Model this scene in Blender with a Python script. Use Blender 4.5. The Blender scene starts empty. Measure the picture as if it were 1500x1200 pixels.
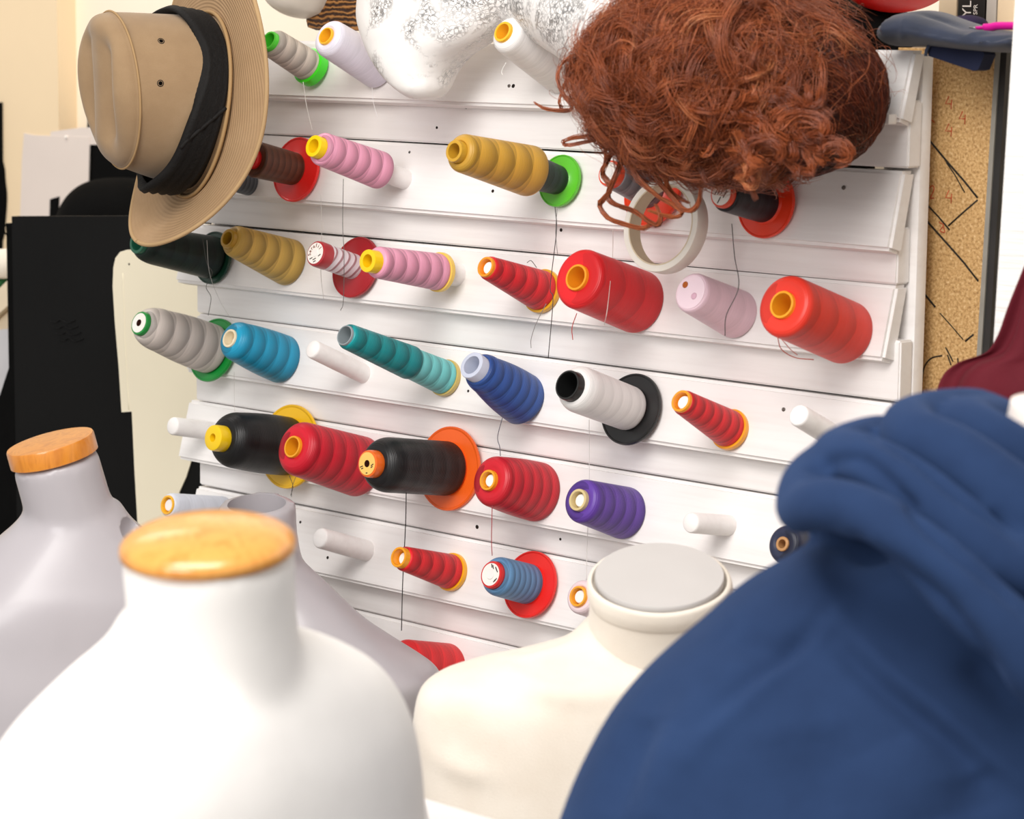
import bpy, bmesh, math, random
import numpy as np
from mathutils import Vector, Matrix, noise
from mathutils.bvhtree import BVHTree
random.seed(7)
rng = np.random.default_rng(7)
C = bpy.context.scene.collection
PI = math.pi

# ------------------------------------------------------------------ camera, solved from the slats and posts
W, H = 1500, 1200
F = 3800.0
CX, CY = 750.0, 600.0
hx, hy = -3296.0 - CX, 1.0 - CY            # vanishing point of the slats
va = -275.0
vb = (F*F + hx*va) / (-hy)                 # vanishing point of the posts
Xc = -Vector((hx, hy, F)).normalized()
Zc = -Vector((va, vb, F)).normalized()
Yc = Zc.cross(Xc).normalized()
RIGHT = Vector((Xc.x, Yc.x, Zc.x)); DOWN = Vector((Xc.y, Yc.y, Zc.y)); FWD = Vector((Xc.z, Yc.z, Zc.z))
ZB = 3.0                                    # distance to the rack at the picture's middle
CAM = Vector((0, 0, 0)) - FWD*ZB
CAM.z = 1.75
_hit = CAM + FWD*ZB
CAM.y -= _hit.y
CAM.x -= _hit.x
HR = Vector((RIGHT.x, RIGHT.y, 0)).normalized()     # level directions across and into the view
HF = Vector((-HR.y, HR.x, 0))

def ray(px, py):
    return (RIGHT*(px-CX) + DOWN*(py-CY) + FWD*F) / F
def at(px, py, Z):                          # point at depth Z
    return CAM + ray(px, py)*Z
def on_y(px, py, y):                        # point on a plane parallel to the rack
    d = ray(px, py); return CAM + d*((y-CAM.y)/d.y)
def on_x(px, py, x):
    d = ray(px, py); return CAM + d*((x-CAM.x)/d.x)
def depth(p):
    return (p-CAM).dot(FWD)
def m(px_len, p):                           # a length in the picture, in metres at p
    return px_len*depth(p)/F

# ------------------------------------------------------------------ objects
def props(o, label=None, cat=None, group=None, kind=None):
    if label: o['label'] = label
    if cat: o['category'] = cat
    if group: o['group'] = group
    if kind: o['kind'] = kind
    return o
def thing(name, label, cat, mw=None, group=None):
    o = bpy.data.objects.new(name, None); C.objects.link(o)
    o.empty_display_size = .05
    if mw is not None:
        o.matrix_world = mw if isinstance(mw, Matrix) else Matrix.Translation(mw)
    return props(o, label, cat, group)
def mk(name, vf, mat, parent=None, smooth=True, label=None, kind=None, angle=None):
    me = bpy.data.meshes.new(name)
    if isinstance(vf, bpy.types.Mesh):
        me = vf; me.name = name
    else:
        me.from_pydata([tuple(v) for v in vf[0]], [], [tuple(f) for f in vf[1]])
    me.materials.clear()
    for mt in (mat if isinstance(mat, (list, tuple)) else [mat]): me.materials.append(mt)
    bm = bmesh.new(); bm.from_mesh(me); bmesh.ops.recalc_face_normals(bm, faces=bm.faces); bm.to_mesh(me); bm.free()
    if smooth:
        me.polygons.foreach_set('use_smooth', [True]*len(me.polygons))
        if angle: me.set_sharp_from_angle(angle=math.radians(angle))
    o = bpy.data.objects.new(name, me); C.objects.link(o)
    if parent: o.parent = parent
    return props(o, label, None, None, kind)

# ------------------------------------------------------------------ shapes: each returns (verts, faces)
def join(*vfs):
    V = []; Fc = []
    for v, f in vfs:
        n = len(V); V += list(v); Fc += [tuple(i+n for i in q) for q in f]
    return V, Fc
def xf(vf, M):
    return [M @ Vector(v) for v in vf[0]], vf[1]
def lathe(prof, n=48, mod=None, close=False):
    V = []; Fc = []
    for (r, z) in prof:
        for k in range(n):
            a = 2*PI*k/n; rr = r
            if mod: rr = r*mod(a, z)
            V.append(Vector((rr*math.cos(a), rr*math.sin(a), z)))
    P = len(prof)
    for i in range(P if close else P-1):
        j = (i+1) % P
        for k in range(n):
            l = (k+1) % n
            Fc.append((i*n+k, i*n+l, j*n+l, j*n+k))
    if not close:
        if prof[0][0] > 1e-5: Fc.append(tuple(range(n))[::-1])
        if prof[-1][0] > 1e-5: Fc.append(tuple((P-1)*n+k for k in range(n)))
    return V, Fc
def box(sx, sy, sz, c=(0, 0, 0), bev=0.0, seg=2):
    bm = bmesh.new(); bmesh.ops.create_cube(bm, size=1)
    for v in bm.verts: v.co = Vector((v.co.x*sx, v.co.y*sy, v.co.z*sz)) + Vector(c)
    if bev: bmesh.ops.bevel(bm, geom=bm.edges[:], offset=bev, segments=seg, affect='EDGES', profile=.6)
    bm.verts.index_update(); r = [v.co.copy() for v in bm.verts], [tuple(v.index for v in f.verts) for f in bm.faces]
    bm.free(); return r
def cat(pts, n):
    pts = [Vector(p) for p in pts]; out = []
    if len(pts) < 3:
        return [pts[0].lerp(pts[-1], i/n) for i in range(n+1)]
    ext = [pts[0]*2-pts[1]] + pts + [pts[-1]*2-pts[-2]]
    N = len(pts)-1
    for i in range(n+1):
        t = i/n*N; k = min(int(t), N-1); u = t-k
        a, b, c, d = ext[k:k+4]
        out.append(.5*((2*b)+(c-a)*u+(2*a-5*b+4*c-d)*u*u+(3*b-a-3*c+d)*u**3))
    return out
def interp(rows, n):
    """smooth resample of equal-length number rows (monotone, no overshoot)"""
    A = np.array(rows, float); t = np.linspace(0, len(A)-1, n); k = np.minimum(t.astype(int), len(A)-2); u = (t-k)[:, None]
    d = np.diff(A, axis=0); mm = np.zeros_like(A); mm[0] = d[0]; mm[-1] = d[-1]
    mm[1:-1] = np.where(d[:-1]*d[1:] > 0, 2*d[:-1]*d[1:]/(d[:-1]+d[1:]+1e-12*np.sign(d[:-1]+d[1:]+1e-30)), 0)
    p0 = A[k]; p1 = A[k+1]; m0 = mm[k]; m1 = mm[k+1]
    return (2*u**3-3*u**2+1)*p0+(u**3-2*u**2+u)*m0+(-2*u**3+3*u**2)*p1+(u**3-u**2)*m1
def tube(pts, rad, n=8, cap=True, flat=None):
    pts = [Vector(p) for p in pts]; V = []; Fc = []
    L = len(pts)
    T = [(pts[min(i+1, L-1)]-pts[max(i-1, 0)]).normalized() for i in range(L)]
    N = T[0].orthogonal().normalized()
    if flat is not None:
        N = (Vector(flat)-T[0]*Vector(flat).dot(T[0])).normalized()
    for i in range(L):
        N = (N-T[i]*N.dot(T[i])).normalized(); B = T[i].cross(N)
        r = rad[i] if isinstance(rad, (list, np.ndarray)) else rad
        r1, r2 = r if hasattr(r, '__len__') else (r, r)
        for k in range(n):
            a = 2*PI*k/n; V.append(pts[i]+N*(r1*math.cos(a))+B*(r2*math.sin(a)))
    for i in range(L-1):
        for k in range(n):
            l = (k+1) % n; Fc.append((i*n+k, i*n+l, (i+1)*n+l, (i+1)*n+k))
    if cap:
        Fc.append(tuple(range(n))[::-1]); Fc.append(tuple((L-1)*n+k for k in range(n)))
    return V, Fc
def loft(rings, n=56, caps=True):
    """rings: list of (centre Vector, half-axis Vector a, half-axis Vector b, exponent)"""
    V = []; Fc = []
    for c, a, b, e in rings:
        for k in range(n):
            t = 2*PI*k/n; co, si = math.cos(t), math.sin(t)
            V.append(c + a*(math.copysign(abs(co)**(2/e), co)) + b*(math.copysign(abs(si)**(2/e), si)))
    for i in range(len(rings)-1):
        for k in range(n):
            l = (k+1) % n; Fc.append((i*n+k, i*n+l, (i+1)*n+l, (i+1)*n+k))
    if caps:
        Fc.append(tuple(range(n))[::-1]); Fc.append(tuple((len(rings)-1)*n+k for k in range(n)))
    return V, Fc
def ellipsoid(c, rx, ry, rz, n=32, rot=None):
    prof = [(math.sin(PI*i/n), -math.cos(PI*i/n)) for i in range(n+1)]
    prof[0] = (1e-6, -1); prof[-1] = (1e-6, 1)
    V, Fc = lathe(prof, n)
    M = rot.to_4x4() if rot else Matrix.Identity(4)
    return [Vector(c) + (M @ Vector((v.x*rx, v.y*ry, v.z*rz))) for v in V], Fc
def fuse(vfs, voxel, it=8, cut=None, fac=.5, sub=0):
    """one continuous skin out of overlapping volumes"""
    me = bpy.data.meshes.new('tmp'); v, f = join(*vfs); me.from_pydata([tuple(q) for q in v], [], f)
    bm = bmesh.new(); bm.from_mesh(me); bmesh.ops.recalc_face_normals(bm, faces=bm.faces); bm.to_mesh(me); bm.free()
    o = bpy.data.objects.new('tmp', me); C.objects.link(o)
    r = o.modifiers.new('r', 'REMESH'); r.mode = 'VOXEL'; r.voxel_size = voxel
    s = o.modifiers.new('s', 'SMOOTH'); s.factor = fac; s.iterations = it
    oc = None
    if cut:
        mc = bpy.data.meshes.new('tmpc'); mc.from_pydata([tuple(q) for q in cut[0]], [], cut[1])
        bm = bmesh.new(); bm.from_mesh(mc); bmesh.ops.recalc_face_normals(bm, faces=bm.faces); bm.to_mesh(mc); bm.free()
        oc = bpy.data.objects.new('tmpc', mc); C.objects.link(oc)
        b = o.modifiers.new('b', 'BOOLEAN'); b.operation = 'DIFFERENCE'; b.object = oc; b.solver = 'EXACT'
    dg = bpy.context.evaluated_depsgraph_get(); dg.update()
    res = bpy.data.meshes.new_from_object(o.evaluated_get(dg))
    bpy.data.objects.remove(o); bpy.data.meshes.remove(me)
    if oc: bpy.data.objects.remove(oc)
    return res
def displace(me, fn):
    """fn(co, normal) -> offset along the normal"""
    ns = [v.normal.copy() for v in me.vertices]; cs = [v.co.copy() for v in me.vertices]
    for v, n, c in zip(me.vertices, ns, cs): v.co = c + n*fn(c, n)
def extrude_poly(pts, n, th):
    """flat outline (world points) given a thickness along n"""
    pts = [Vector(p) for p in pts]; k = len(pts); n = Vector(n)*th
    V = pts + [p+n for p in pts]
    Fc = [tuple(range(k)), tuple(range(2*k-1, k-1, -1))] + [(i, (i+1) % k, k+(i+1) % k, k+i) for i in range(k)]
    return V, Fc
def rel(vf, o):
    return [Vector(v)-Vector(o) for v in vf[0]], vf[1]

# ------------------------------------------------------------------ materials
def lin(h):
    if not isinstance(h, str): return tuple(h)+(1,)
    c = [int(h[i:i+2], 16)/255 for i in (0, 2, 4)]
    return tuple(x/12.92 if x <= .04045 else ((x+.055)/1.055)**2.4 for x in c)+(1,)
class NT:
    def __init__(s, name):
        s.m = bpy.data.materials.new(name); s.m.use_nodes = True; s.t = s.m.node_tree
        s.b = s.t.nodes['Principled BSDF']
    def n(s, typ, **kw):
        o = s.t.nodes.new(typ)
        for k, v in kw.items():
            if k.startswith('i_'):
                o.inputs[k[2:]].default_value = v
            elif k.startswith('n_'):
                o.inputs[int(k[2:])].default_value = v
            else: setattr(o, k, v)
        return o
    def l(s, a, b): s.t.links.new(a, b)
    def math(s, op, a, b=None):
        o = s.n('ShaderNodeMath', operation=op)
        for i, x in enumerate((a, b)):
            if x is None: continue
            if isinstance(x, (int, float)): o.inputs[i].default_value = x
            else: s.l(x, o.inputs[i])
        return o.outputs[0]
    def mix(s, fac, a, b):
        o = s.n('ShaderNodeMix', data_type='RGBA')
        if isinstance(fac, (int, float)): o.inputs['Factor'].default_value = fac
        else: s.l(fac, o.inputs['Factor'])
        for nm, x in (('A', a), ('B', b)):
            sk = [i for i in o.inputs if i.name == nm and i.type == 'RGBA'][0]
            if isinstance(x, tuple): sk.default_value = x
            else: s.l(x, sk)
        return [q for q in o.outputs if q.type == 'RGBA'][0]
    def coords(s, scale=(1, 1, 1)):
        c = s.n('ShaderNodeTexCoord'); mp = s.n('ShaderNodeMapping'); mp.inputs['Scale'].default_value = scale
        s.l(c.outputs['Object'], mp.inputs['Vector']); return mp.outputs[0]
    def noise(s, v, scale, detail=3, rough=.5, dist=0):
        o = s.n('ShaderNodeTexNoise'); o.inputs['Scale'].default_value = scale; o.inputs['Detail'].default_value = detail
        o.inputs['Roughness'].default_value = rough; o.inputs['Distortion'].default_value = dist
        s.l(v, o.inputs['Vector']); return o.outputs['Fac']
    def ramp(s, fac, stops):
        o = s.n('ShaderNodeValToRGB'); e = o.color_ramp.elements
        while len(e) > len(stops): e.remove(e[-1])
        while len(e) < len(stops): e.new(.5)
        for q, (p, c) in zip(e, stops): q.position = p; q.color = c
        s.l(fac, o.inputs[0]); return o.outputs[0]
    def bump(s, h, strength, dist=.001):
        o = s.n('ShaderNodeBump'); o.inputs['Strength'].default_value = strength; o.inputs['Distance'].default_value = dist
        s.l(h, o.inputs['Height']); s.l(o.outputs[0], s.b.inputs['Normal'])
def g(v): return (v, v, v, 1)
_mc = {}
def plain(name, col, rough=.5, spec=.5, var=.06, nscale=30, bump=.0, bscale=200, sheen=0, coat=0, stretch=(1, 1, 1), metallic=0, subs=0):
    key = (name, str(col))
    if key in _mc: return _mc[key]
    t = NT(name); c = lin(col); v = t.coords(stretch)
    f = t.noise(v, nscale, 4)
    lo = tuple(x*(1-var) for x in c[:3])+(1,); hi = tuple(min(1, x*(1+var)) for x in c[:3])+(1,)
    t.l(t.ramp(f, [(.3, lo), (.7, hi)]), t.b.inputs['Base Color'])
    t.b.inputs['Roughness'].default_value = rough; t.b.inputs['Specular IOR Level'].default_value = spec
    t.b.inputs['Metallic'].default_value = metallic
    if sheen:
        t.b.inputs['Sheen Weight'].default_value = sheen; t.b.inputs['Sheen Roughness'].default_value = .5
        t.b.inputs['Sheen Tint'].default_value = c
    if coat: t.b.inputs['Coat Weight'].default_value = coat; t.b.inputs['Coat Roughness'].default_value = .15
    if bump: t.bump(t.noise(v, bscale, 4), bump, .002)
    if subs:
        t.b.inputs['Subsurface Weight'].default_value = subs; t.b.inputs['Subsurface Radius'].default_value = (.01, .008, .006); t.b.inputs['Subsurface Scale'].default_value = 1
    _mc[key] = t.m; return t.m
def plastic(col, rough=.32): return plain('plastic', col, rough, .5, .02, 40, coat=.15)
def thread_mat(col, dark=.8, lightk=1.1, rough=.38, bands=6.5, length=.11, second=None, mottled=False, sheen=.08, fine=1.0):
    """cross-wound thread: fine windings, sheen painted in as crossing bands"""
    t = NT('thread_windings'); c = lin(col)
    tc = t.n('ShaderNodeTexCoord'); sp = t.n('ShaderNodeSeparateXYZ'); t.l(tc.outputs['Object'], sp.inputs[0])
    ang = t.math('ARCTAN2', sp.outputs[1], sp.outputs[0])
    zz = sp.outputs[2]
    k = bands/length
    nz = t.noise(tc.outputs['Object'], 35, 2)
    ph = t.math('ADD', t.math('MULTIPLY', zz, k), t.math('ADD', t.math('MULTIPLY', t.math('SINE', ang), .40), t.math('MULTIPLY', t.math('SINE', t.math('MULTIPLY', ang, 3)), .10)))
    ph = t.math('ADD', ph, t.math('MULTIPLY', nz, .2))
    fr = t.math('FRACT', ph)
    if dark < .7: dark *= .82; lightk *= 1.08
    c0 = tuple(x*dark for x in c[:3])+(1,); c1 = tuple(min(1, x*lightk) for x in c[:3])+(1,)
    if second: c0 = lin(second)
    st = [(0, c0), (.06, tuple((a+b)/2 for a, b in zip(c0, c))), (.35, c), (.72, c1), (.93, c), (1, c0)] if not second else [(0, c0), (.22, c0), (.3, c1), (.9, c), (.97, c0)]
    if second: base = t.ramp(fr, st)
    else:
        # two crossing helices of windings, each a saw-tooth of tone: sheen painted into the colour
        at_ = t.math('DIVIDE', ang, 2*PI); kz = t.math('MULTIPLY', zz, k*.8)
        wob = t.math('MULTIPLY', nz, .10)
        h1 = t.math('FRACT', t.math('ADD', t.math('ADD', kz, at_), wob)); h2 = t.math('FRACT', t.math('ADD', t.math('SUBTRACT', kz, at_), wob))
        tone = t.math('ADD', t.math('MULTIPLY', h1, .55), t.math('MULTIPLY', h2, .45))
        base = t.ramp(tone, [(.15, c0), (.5, c), (.82, c1)])
    fine_n = t.noise(t.coords((30, 30, 900)), 1.0, 2)
    ph2 = t.math('SINE', t.math('ADD', t.math('MULTIPLY', zz, 4200), t.math('MULTIPLY', ang, 3)))
    hh = t.math('ADD', t.math('MULTIPLY', ph2, .35), fine_n)
    lo = tuple(x*.7 for x in c[:3])+(1,)
    col2 = t.mix(t.math('MULTIPLY', fine_n, .6), base, lo if not second else c)
    if mottled:
        col2 = t.mix(t.ramp(t.noise(tc.outputs['Object'], 450, 2), [(.45, g(0)), (.6, g(.55))]), col2, lin('8a8a88'))
    t.l(col2, t.b.inputs['Base Color'])
    t.b.inputs['Roughness'].default_value = rough; t.b.inputs['Specular IOR Level'].default_value = .35
    t.b.inputs['Sheen Weight'].default_value = sheen; t.b.inputs['Sheen Tint'].default_value = c
    t.bump(hh, .35*fine, .0006)
    return t.m
def slat_mat():
    t = NT('white_painted_wood'); v = t.coords((1.5, 20, 25))
    f = t.noise(v, 3, 5, .6); f2 = t.noise(t.coords((2, 2, 2)), 2.2, 3)
    c = t.ramp(f, [(.28, lin('ece8e6')), (.5, lin('f3f0ee')), (.8, lin('f7f5f4'))])
    c = t.mix(t.ramp(f2, [(.5, g(0)), (.75, g(.3))]), c, lin('f2e8e2'))
    sc = t.noise(t.coords((3, 40, 120)), 4, 4, .7)
    c = t.mix(t.ramp(sc, [(.70, g(0)), (.74, g(.35))]), c, lin('c9c2be'))
    t.l(c, t.b.inputs['Base Color']); t.b.inputs['Roughness'].default_value = .42; t.b.inputs['Specular IOR Level'].default_value = .4
    t.bump(f, .22, .002); return t.m
def wood_mat(a, b, scale=1.0, gloss=.3, coat=.3, axis='Z'):
    t = NT('varnished_wood'); sc = {'Z': (9, 9, 1.2), 'X': (1.2, 9, 9)}[axis]
    v = t.coords(tuple(q*scale for q in sc))
    f = t.noise(v, 6, 5, .6, .8)
    t.l(t.ramp(f, [(.3, lin(a)), (.52, lin(b)), (.7, lin(a))]), t.b.inputs['Base Color'])
    t.b.inputs['Roughness'].default_value = gloss; t.b.inputs['Coat Weight'].default_value = coat; t.b.inputs['Coat Roughness'].default_value = .12
    return t.m
# ------------------------------------------------------------------ camera object
cd = bpy.data.cameras.new('camera'); co = bpy.data.objects.new('camera', cd); C.objects.link(co)
Mc = Matrix.Identity(4)
for i, ax in enumerate((RIGHT, -DOWN, -FWD)):
    for r in range(3): Mc[r][i] = ax[r]
Mc.translation = CAM; co.matrix_world = Mc
cd.sensor_fit = 'HORIZONTAL'; cd.sensor_width = 36; cd.lens = F/W*36
cd.clip_start = .05; cd.clip_end = 50
cd.dof.use_dof = True; cd.dof.focus_distance = 2.95; cd.dof.aperture_fstop = 9.0
bpy.context.scene.camera = co
S = bpy.context.scene
S.view_settings.view_transform = 'Standard'; S.view_settings.look = 'None'; S.view_settings.exposure = 0.1; S.view_settings.gamma = 1
S.view_settings.use_curve_mapping = False

# ------------------------------------------------------------------ rack lines: z of each slat edge (measured along x=700)
def zline(py, y, px=700): return on_y(px, py, y).z
YT, YL = -.004, -.024                       # top edge and bottom lip of a leaning slat, in front of the rack plane
rows = [(64, 154), (216, 318), (365, 462), (513, 610), (656, 755), (793, 894), (937, 1036), (1078, 1176)]
SLAT = [(zline(a, YT), zline(b, YL)) for a, b in rows]
XR = on_y(1309, 560, -.004).x                # right ends
XL = on_y(293, 560, 0).x                    # left ends
def surf_y(z):
    for zt, zb in SLAT:
        if zb <= z <= zt: return YT + (YL-YT)*(zt-z)/(zt-zb)
    return -.004
def board_pt(px, py):
    y = -.02
    for _ in range(6): y = surf_y(on_y(px, py, y).z)
    return on_y(px, py, y)

# ------------------------------------------------------------------ the room
WALL_Y = .62
white_wall = plain('cream_wall_paint', 'fbeeda', .7, .3, .03, 3, .1, 60)
tan_wall = plain('tan_wall_paint', 'f3dcb8', .7, .3, .04, 3, .1, 60)
xs = on_y(85, 120, WALL_Y-.04).x
zf = 0.0
props(mk('wall_back', box(6.0, .1, 2.9, (xs+3.0, WALL_Y+.05, 1.45)), white_wall, smooth=False), kind='structure')
props(mk('wall_left', box(2.6, .14, 2.9, (xs-1.3, WALL_Y+.03, 1.45)), tan_wall, smooth=False), kind='structure')
fl = NT('grey_concrete_floor'); v_ = fl.coords(); fl.l(fl.ramp(fl.noise(v_, 5, 5), [(.3, lin('8f8a84')), (.7, lin('aaa49c'))]), fl.b.inputs['Base Color']); fl.b.inputs['Roughness'].default_value = .6
props(mk('floor', box(8, 6.6, .1, (0, -2.6, -.05)), fl.m, smooth=False), kind='structure')
# white boarded panel standing at the right of the picture
pn = NT('white_textured_panel'); f_ = pn.noise(pn.coords((3, 3, 70)), 3, 4, .6)
pn.l(pn.ramp(f_, [(.3, lin('e9e6e2')), (.7, lin('f6f4f1'))]), pn.b.inputs['Base Color']); pn.b.inputs['Roughness'].default_value = .55; pn.bump(f_, .5, .004)
xp = on_y(1473, 200, -.12).x
pz0, pz1 = on_y(1487, 0, -.12), on_y(1454, 520, -.12)
sl = (pz1.x-pz0.x)/(pz1.z-pz0.z)
xa = pz0.x + sl*(2.2-pz0.z); xb = pz0.x + sl*(0-pz0.z)
pv = extrude_poly([(xa, -.12, 2.2), (xa+1.0, -.12, 2.2), (xb+1.0, -.12, 0), (xb, -.12, 0)], (0, 1, 0), .03)
props(mk('wall_right', pv, pn.m, smooth=False), kind='structure')

# ------------------------------------------------------------------ light: bright workroom, a ceiling lamp, a window behind the camera, an added wall light
w = bpy.data.worlds.new('world'); S.world = w; w.use_nodes = True
w.node_tree.nodes['Background'].inputs[0].default_value = (1.0, .97, .94, 1); w.node_tree.nodes['Background'].inputs[1].default_value = .54
def area(name, loc, target, sx, sy, power, col=(1, 1, 1)):
    l = bpy.data.lights.new(name, 'AREA'); l.shape = 'RECTANGLE'; l.size = sx; l.size_y = sy; l.energy = power; l.color = col
    o = bpy.data.objects.new(name, l); C.objects.link(o); o.location = loc
    o.rotation_euler = (Vector(target)-Vector(loc)).to_track_quat('-Z', 'Y').to_euler(); return o
area('ceiling_lamp', CAM + HF*1.0 - HR*.5 + Vector((0, 0, 1.15)), (0, 0, 1.0), 1.3, .9, 42, (1, .96, .92))
area('window_light', CAM - HR*1.6 - HF*.3 + Vector((0, 0, .75)), (-.3, 0, 1.1), 1.4, 1.2, 36, (1, .98, .97))
area('added_wall_light', (xs+.35, -.15, 2.75), (xs+.2, .6, 1.5), .8, .5, 9, (1, .93, .84))  # added, no fixture known: brightens the wall at the left
# ------------------------------------------------------------------ the thread rack
SM = slat_mat()
rack_o = Vector((0, .02, 0))
rack = thing('thread_rack', 'white painted wooden slat rack with round pegs holding thread cones', 'rack', rack_o)
def rp(name, vf, mat=SM, **k): return mk(name, rel(vf, rack_o), mat, rack, **k)
def bevbox(pts8, bev):
    bm = bmesh.new(); vs = [bm.verts.new(p) for p in pts8]
    for f in ((0, 1, 2, 3), (7, 6, 5, 4), (0, 4, 5, 1), (1, 5, 6, 2), (2, 6, 7, 3), (3, 7, 4, 0)): bm.faces.new([vs[i] for i in f])
    bmesh.ops.recalc_face_normals(bm, faces=bm.faces)
    bmesh.ops.bevel(bm, geom=bm.edges[:], offset=bev, segments=2, affect='EDGES')
    bm.verts.index_update(); r = [v.co.copy() for v in bm.verts], [tuple(v.index for v in f.verts) for f in bm.faces]; bm.free(); return r
lefts = [.0, .0, -.022, -.002, -.02, -.006, .0, .0]
rights = [.012, .004, .0, .0, -.004, .0, .0, .0]
for i, (zt, zb) in enumerate(SLAT):
    a, b = XL+lefts[i], XR+rights[i]
    t = .022
    e = .0015*math.sin(i*2.3)
    P = [(a, YT, zt+e), (b, YT, zt-e), (b, YT+t, zt-e), (a, YT+t, zt+e), (a, YL, zb+e), (b, YL, zb-e), (b, YL+t, zb-.006-e), (a, YL+t, zb-.006+e)]
    rp('peg_slat', bevbox(P, .0035), smooth=True, angle=35)
    # recessed board below
    zn = SLAT[i+1][0] if i+1 < len(SLAT) else zb-.06
    a2, b2 = XL+.004*math.sin(i*1.7), XR+.004+.006*math.sin(i*2.9+1)
    P = [(a2, -.004, zb+.02), (b2, -.004, zb+.02), (b2, .018, zb+.02), (a2, .018, zb+.02), (a2, -.004, zn+.0022), (b2, -.004, zn+.0022), (b2, .018, zn+.0022), (a2, .018, zn+.0022)]
    rp('backing_slat', bevbox(P, .0018), smooth=True, angle=35)
ztop = SLAT[0][0]
zbot = SLAT[-1][1]-.08
PX = XR+.008
pd = (on_x(1363, 250, PX).y - .0185)
zp = on_x(1363, 80, PX).z
rp('post', box(.045, pd, zp, (PX-.0225, .0185+pd/2, zp/2), .003), smooth=True, angle=35)
rp('post', box(.05, .05, ztop-.01, (XL+.03, .0185+.025, (ztop-.01)/2), .003), smooth=True, angle=35)
rp('top_board', box(XR-XL-.1, .34, .02, ((XR+XL)/2, .26, ztop-.012), .002), smooth=True, angle=35)
for x in (XR-.07, XL+.08): rp('rear_post', box(.04, .04, ztop-.03, (x, .4, (ztop-.03)/2), .002), smooth=True, angle=35)
rp('gap_shade_panel', box(XR-XL-.06, .004, ztop-zbot-.05, ((XR+XL)/2-.02, .0205+.0, (ztop+zbot)/2)), plain('gap_shade_dark', '4a423c', .8, .2, .1), smooth=False)  # added dark sheet: puts shade into the gaps between the slats
# strip tucked under the right end of the top slat
q0, q1 = on_y(1285, 166, -.03), on_y(1313, 182, -.03)
rp('batten', box(.13, .014, q0.z-q1.z, (q1.x-.065, -.036, (q0.z+q1.z)/2), .0015), SM, smooth=True, angle=35)
metal = plain('screw_metal', '77706a', .4, .5, .1, 200, metallic=.8)
hole = plain('nail_hole_dark', '2a2320', .9, .1, .1)
def face_frame(p):
    n = Vector((0, -1, .35)).normalized() if surf_y(p.z) < -.0045 else Vector((0, -1, 0))
    x = Vector((1, 0, 0)); y = n.cross(x)
    return Matrix(((x.x, y.x, n.x, p.x), (x.y, y.y, n.y, p.y), (x.z, y.z, n.z, p.z), (0, 0, 0, 1)))
for px, py, r in ((1236, 275, 3.2), (1148, 600, 3.0), (746, 126, 2.5), (1055, 60, 2.5)):
    p = board_pt(px, py); rr = m(r, p)
    rp('screw', xf(lathe([(rr, -.001), (rr, .0008), (rr*.7, .0016), (rr*.5, .0012), (1e-5, .0012)], 16), face_frame(p)), metal)
for px, py, r in ((683, 155, 4.5), (640, 187, 2), (752, 126, 3), (822, 337, 2.6), (686, 573, 2), (570, 643, 2), (480, 817, 2.2), (699, 772, 3), (722, 280, 2.5), (600, 223, 2), (821, 790, 2), (440, 765, 2)):
    p = board_pt(px, py); rr = m(r, p)
    rp('nail_hole', xf(lathe([(rr, -.002), (rr, .0004), (rr*.5, .0002), (1e-5, .0)], 12), face_frame(p)), hole)

def axis_frame(B, T):
    z = (T-B).normalized(); x = Vector((0, 0, 1)).cross(z).normalized(); y = z.cross(x)
    M = Matrix(((x.x, y.x, z.x, B.x), (x.y, y.y, z.y, B.y), (x.z, y.z, z.z, B.z), (0, 0, 0, 1)))
    return M, (T-B).length
def peg(B, T, r, over=0.0, name='peg'):
    """a dowel from inside the slat at B to T"""
    M, L = axis_frame(B, T)
    L += over
    prof = [(r, -.012), (r*1.0, L*.5), (r*.97, L-.003), (r*.9, L-.0008), (r*.8, L), (1e-5, L)]
    rp(name, xf(lathe(prof, 28), M), SM, angle=40)
def base_tip(Bp, Tp, off=0.0):
    B = board_pt(*Bp) if not off else on_y(Bp[0], Bp[1], -off)
    T = on_x(Tp[0], Tp[1], B.x)
    return B, T
for Tp, Bp, r in (((457, 511), (533, 548), 14), ((1169, 608), (1232, 646), 17), ((252, 624), (314, 632), 13.5), ((1011, 766), (1067, 770), 15.5), ((468, 788), (537, 807), 15.5)):
    B, T = base_tip(Bp, Tp); peg(B, T, m(r, B))
# ------------------------------------------------------------------ thread cones and spools
GROUP = 'thread cones on the pegs of the white rack'
def text_mesh(s, size, th=.0002):
    cu = bpy.data.curves.new('t', 'FONT'); cu.body = s; cu.size = size; cu.align_x = 'CENTER'; cu.extrude = th
    o = bpy.data.objects.new('t', cu); C.objects.link(o)
    dg = bpy.context.evaluated_depsgraph_get(); dg.update()
    me = bpy.data.meshes.new_from_object(o.evaluated_get(dg))
    vf = [v.co.copy() for v in me.vertices], [tuple(p.vertices) for p in me.polygons]
    bpy.data.objects.remove(o); bpy.data.curves.remove(cu); bpy.data.meshes.remove(me); return vf
ink = plain('dark_print', '3a3430', .6, .3, .02); ink_red = plain('brown_print', '7d4a36', .6, .3, .02)
paper = plain('label_paper', 'f2ebe4', .6, .3, .03); paper_y = plain('yellow_label_paper', 'f1c56a', .6, .3, .05)
loose_mats = {}
def thread_line(root, pts, col, r=.0005, y=None):
    """a loose end hanging from a cone, in front of the slats"""
    P = []
    for q in pts:
        if len(q) == 3: P.append(on_y(q[0], q[1], q[2]))
        else: P.append(on_y(q[0], q[1], -.052 if y is None else y))
    P = cat(P, 10*(len(P)-1)); lo = root.matrix_world.inverted()
    P = [lo @ p for p in P]
    mk('loose_thread', tube(P, r, 5), plain('loose_thread', col, .6, .3, .05), root)

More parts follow.
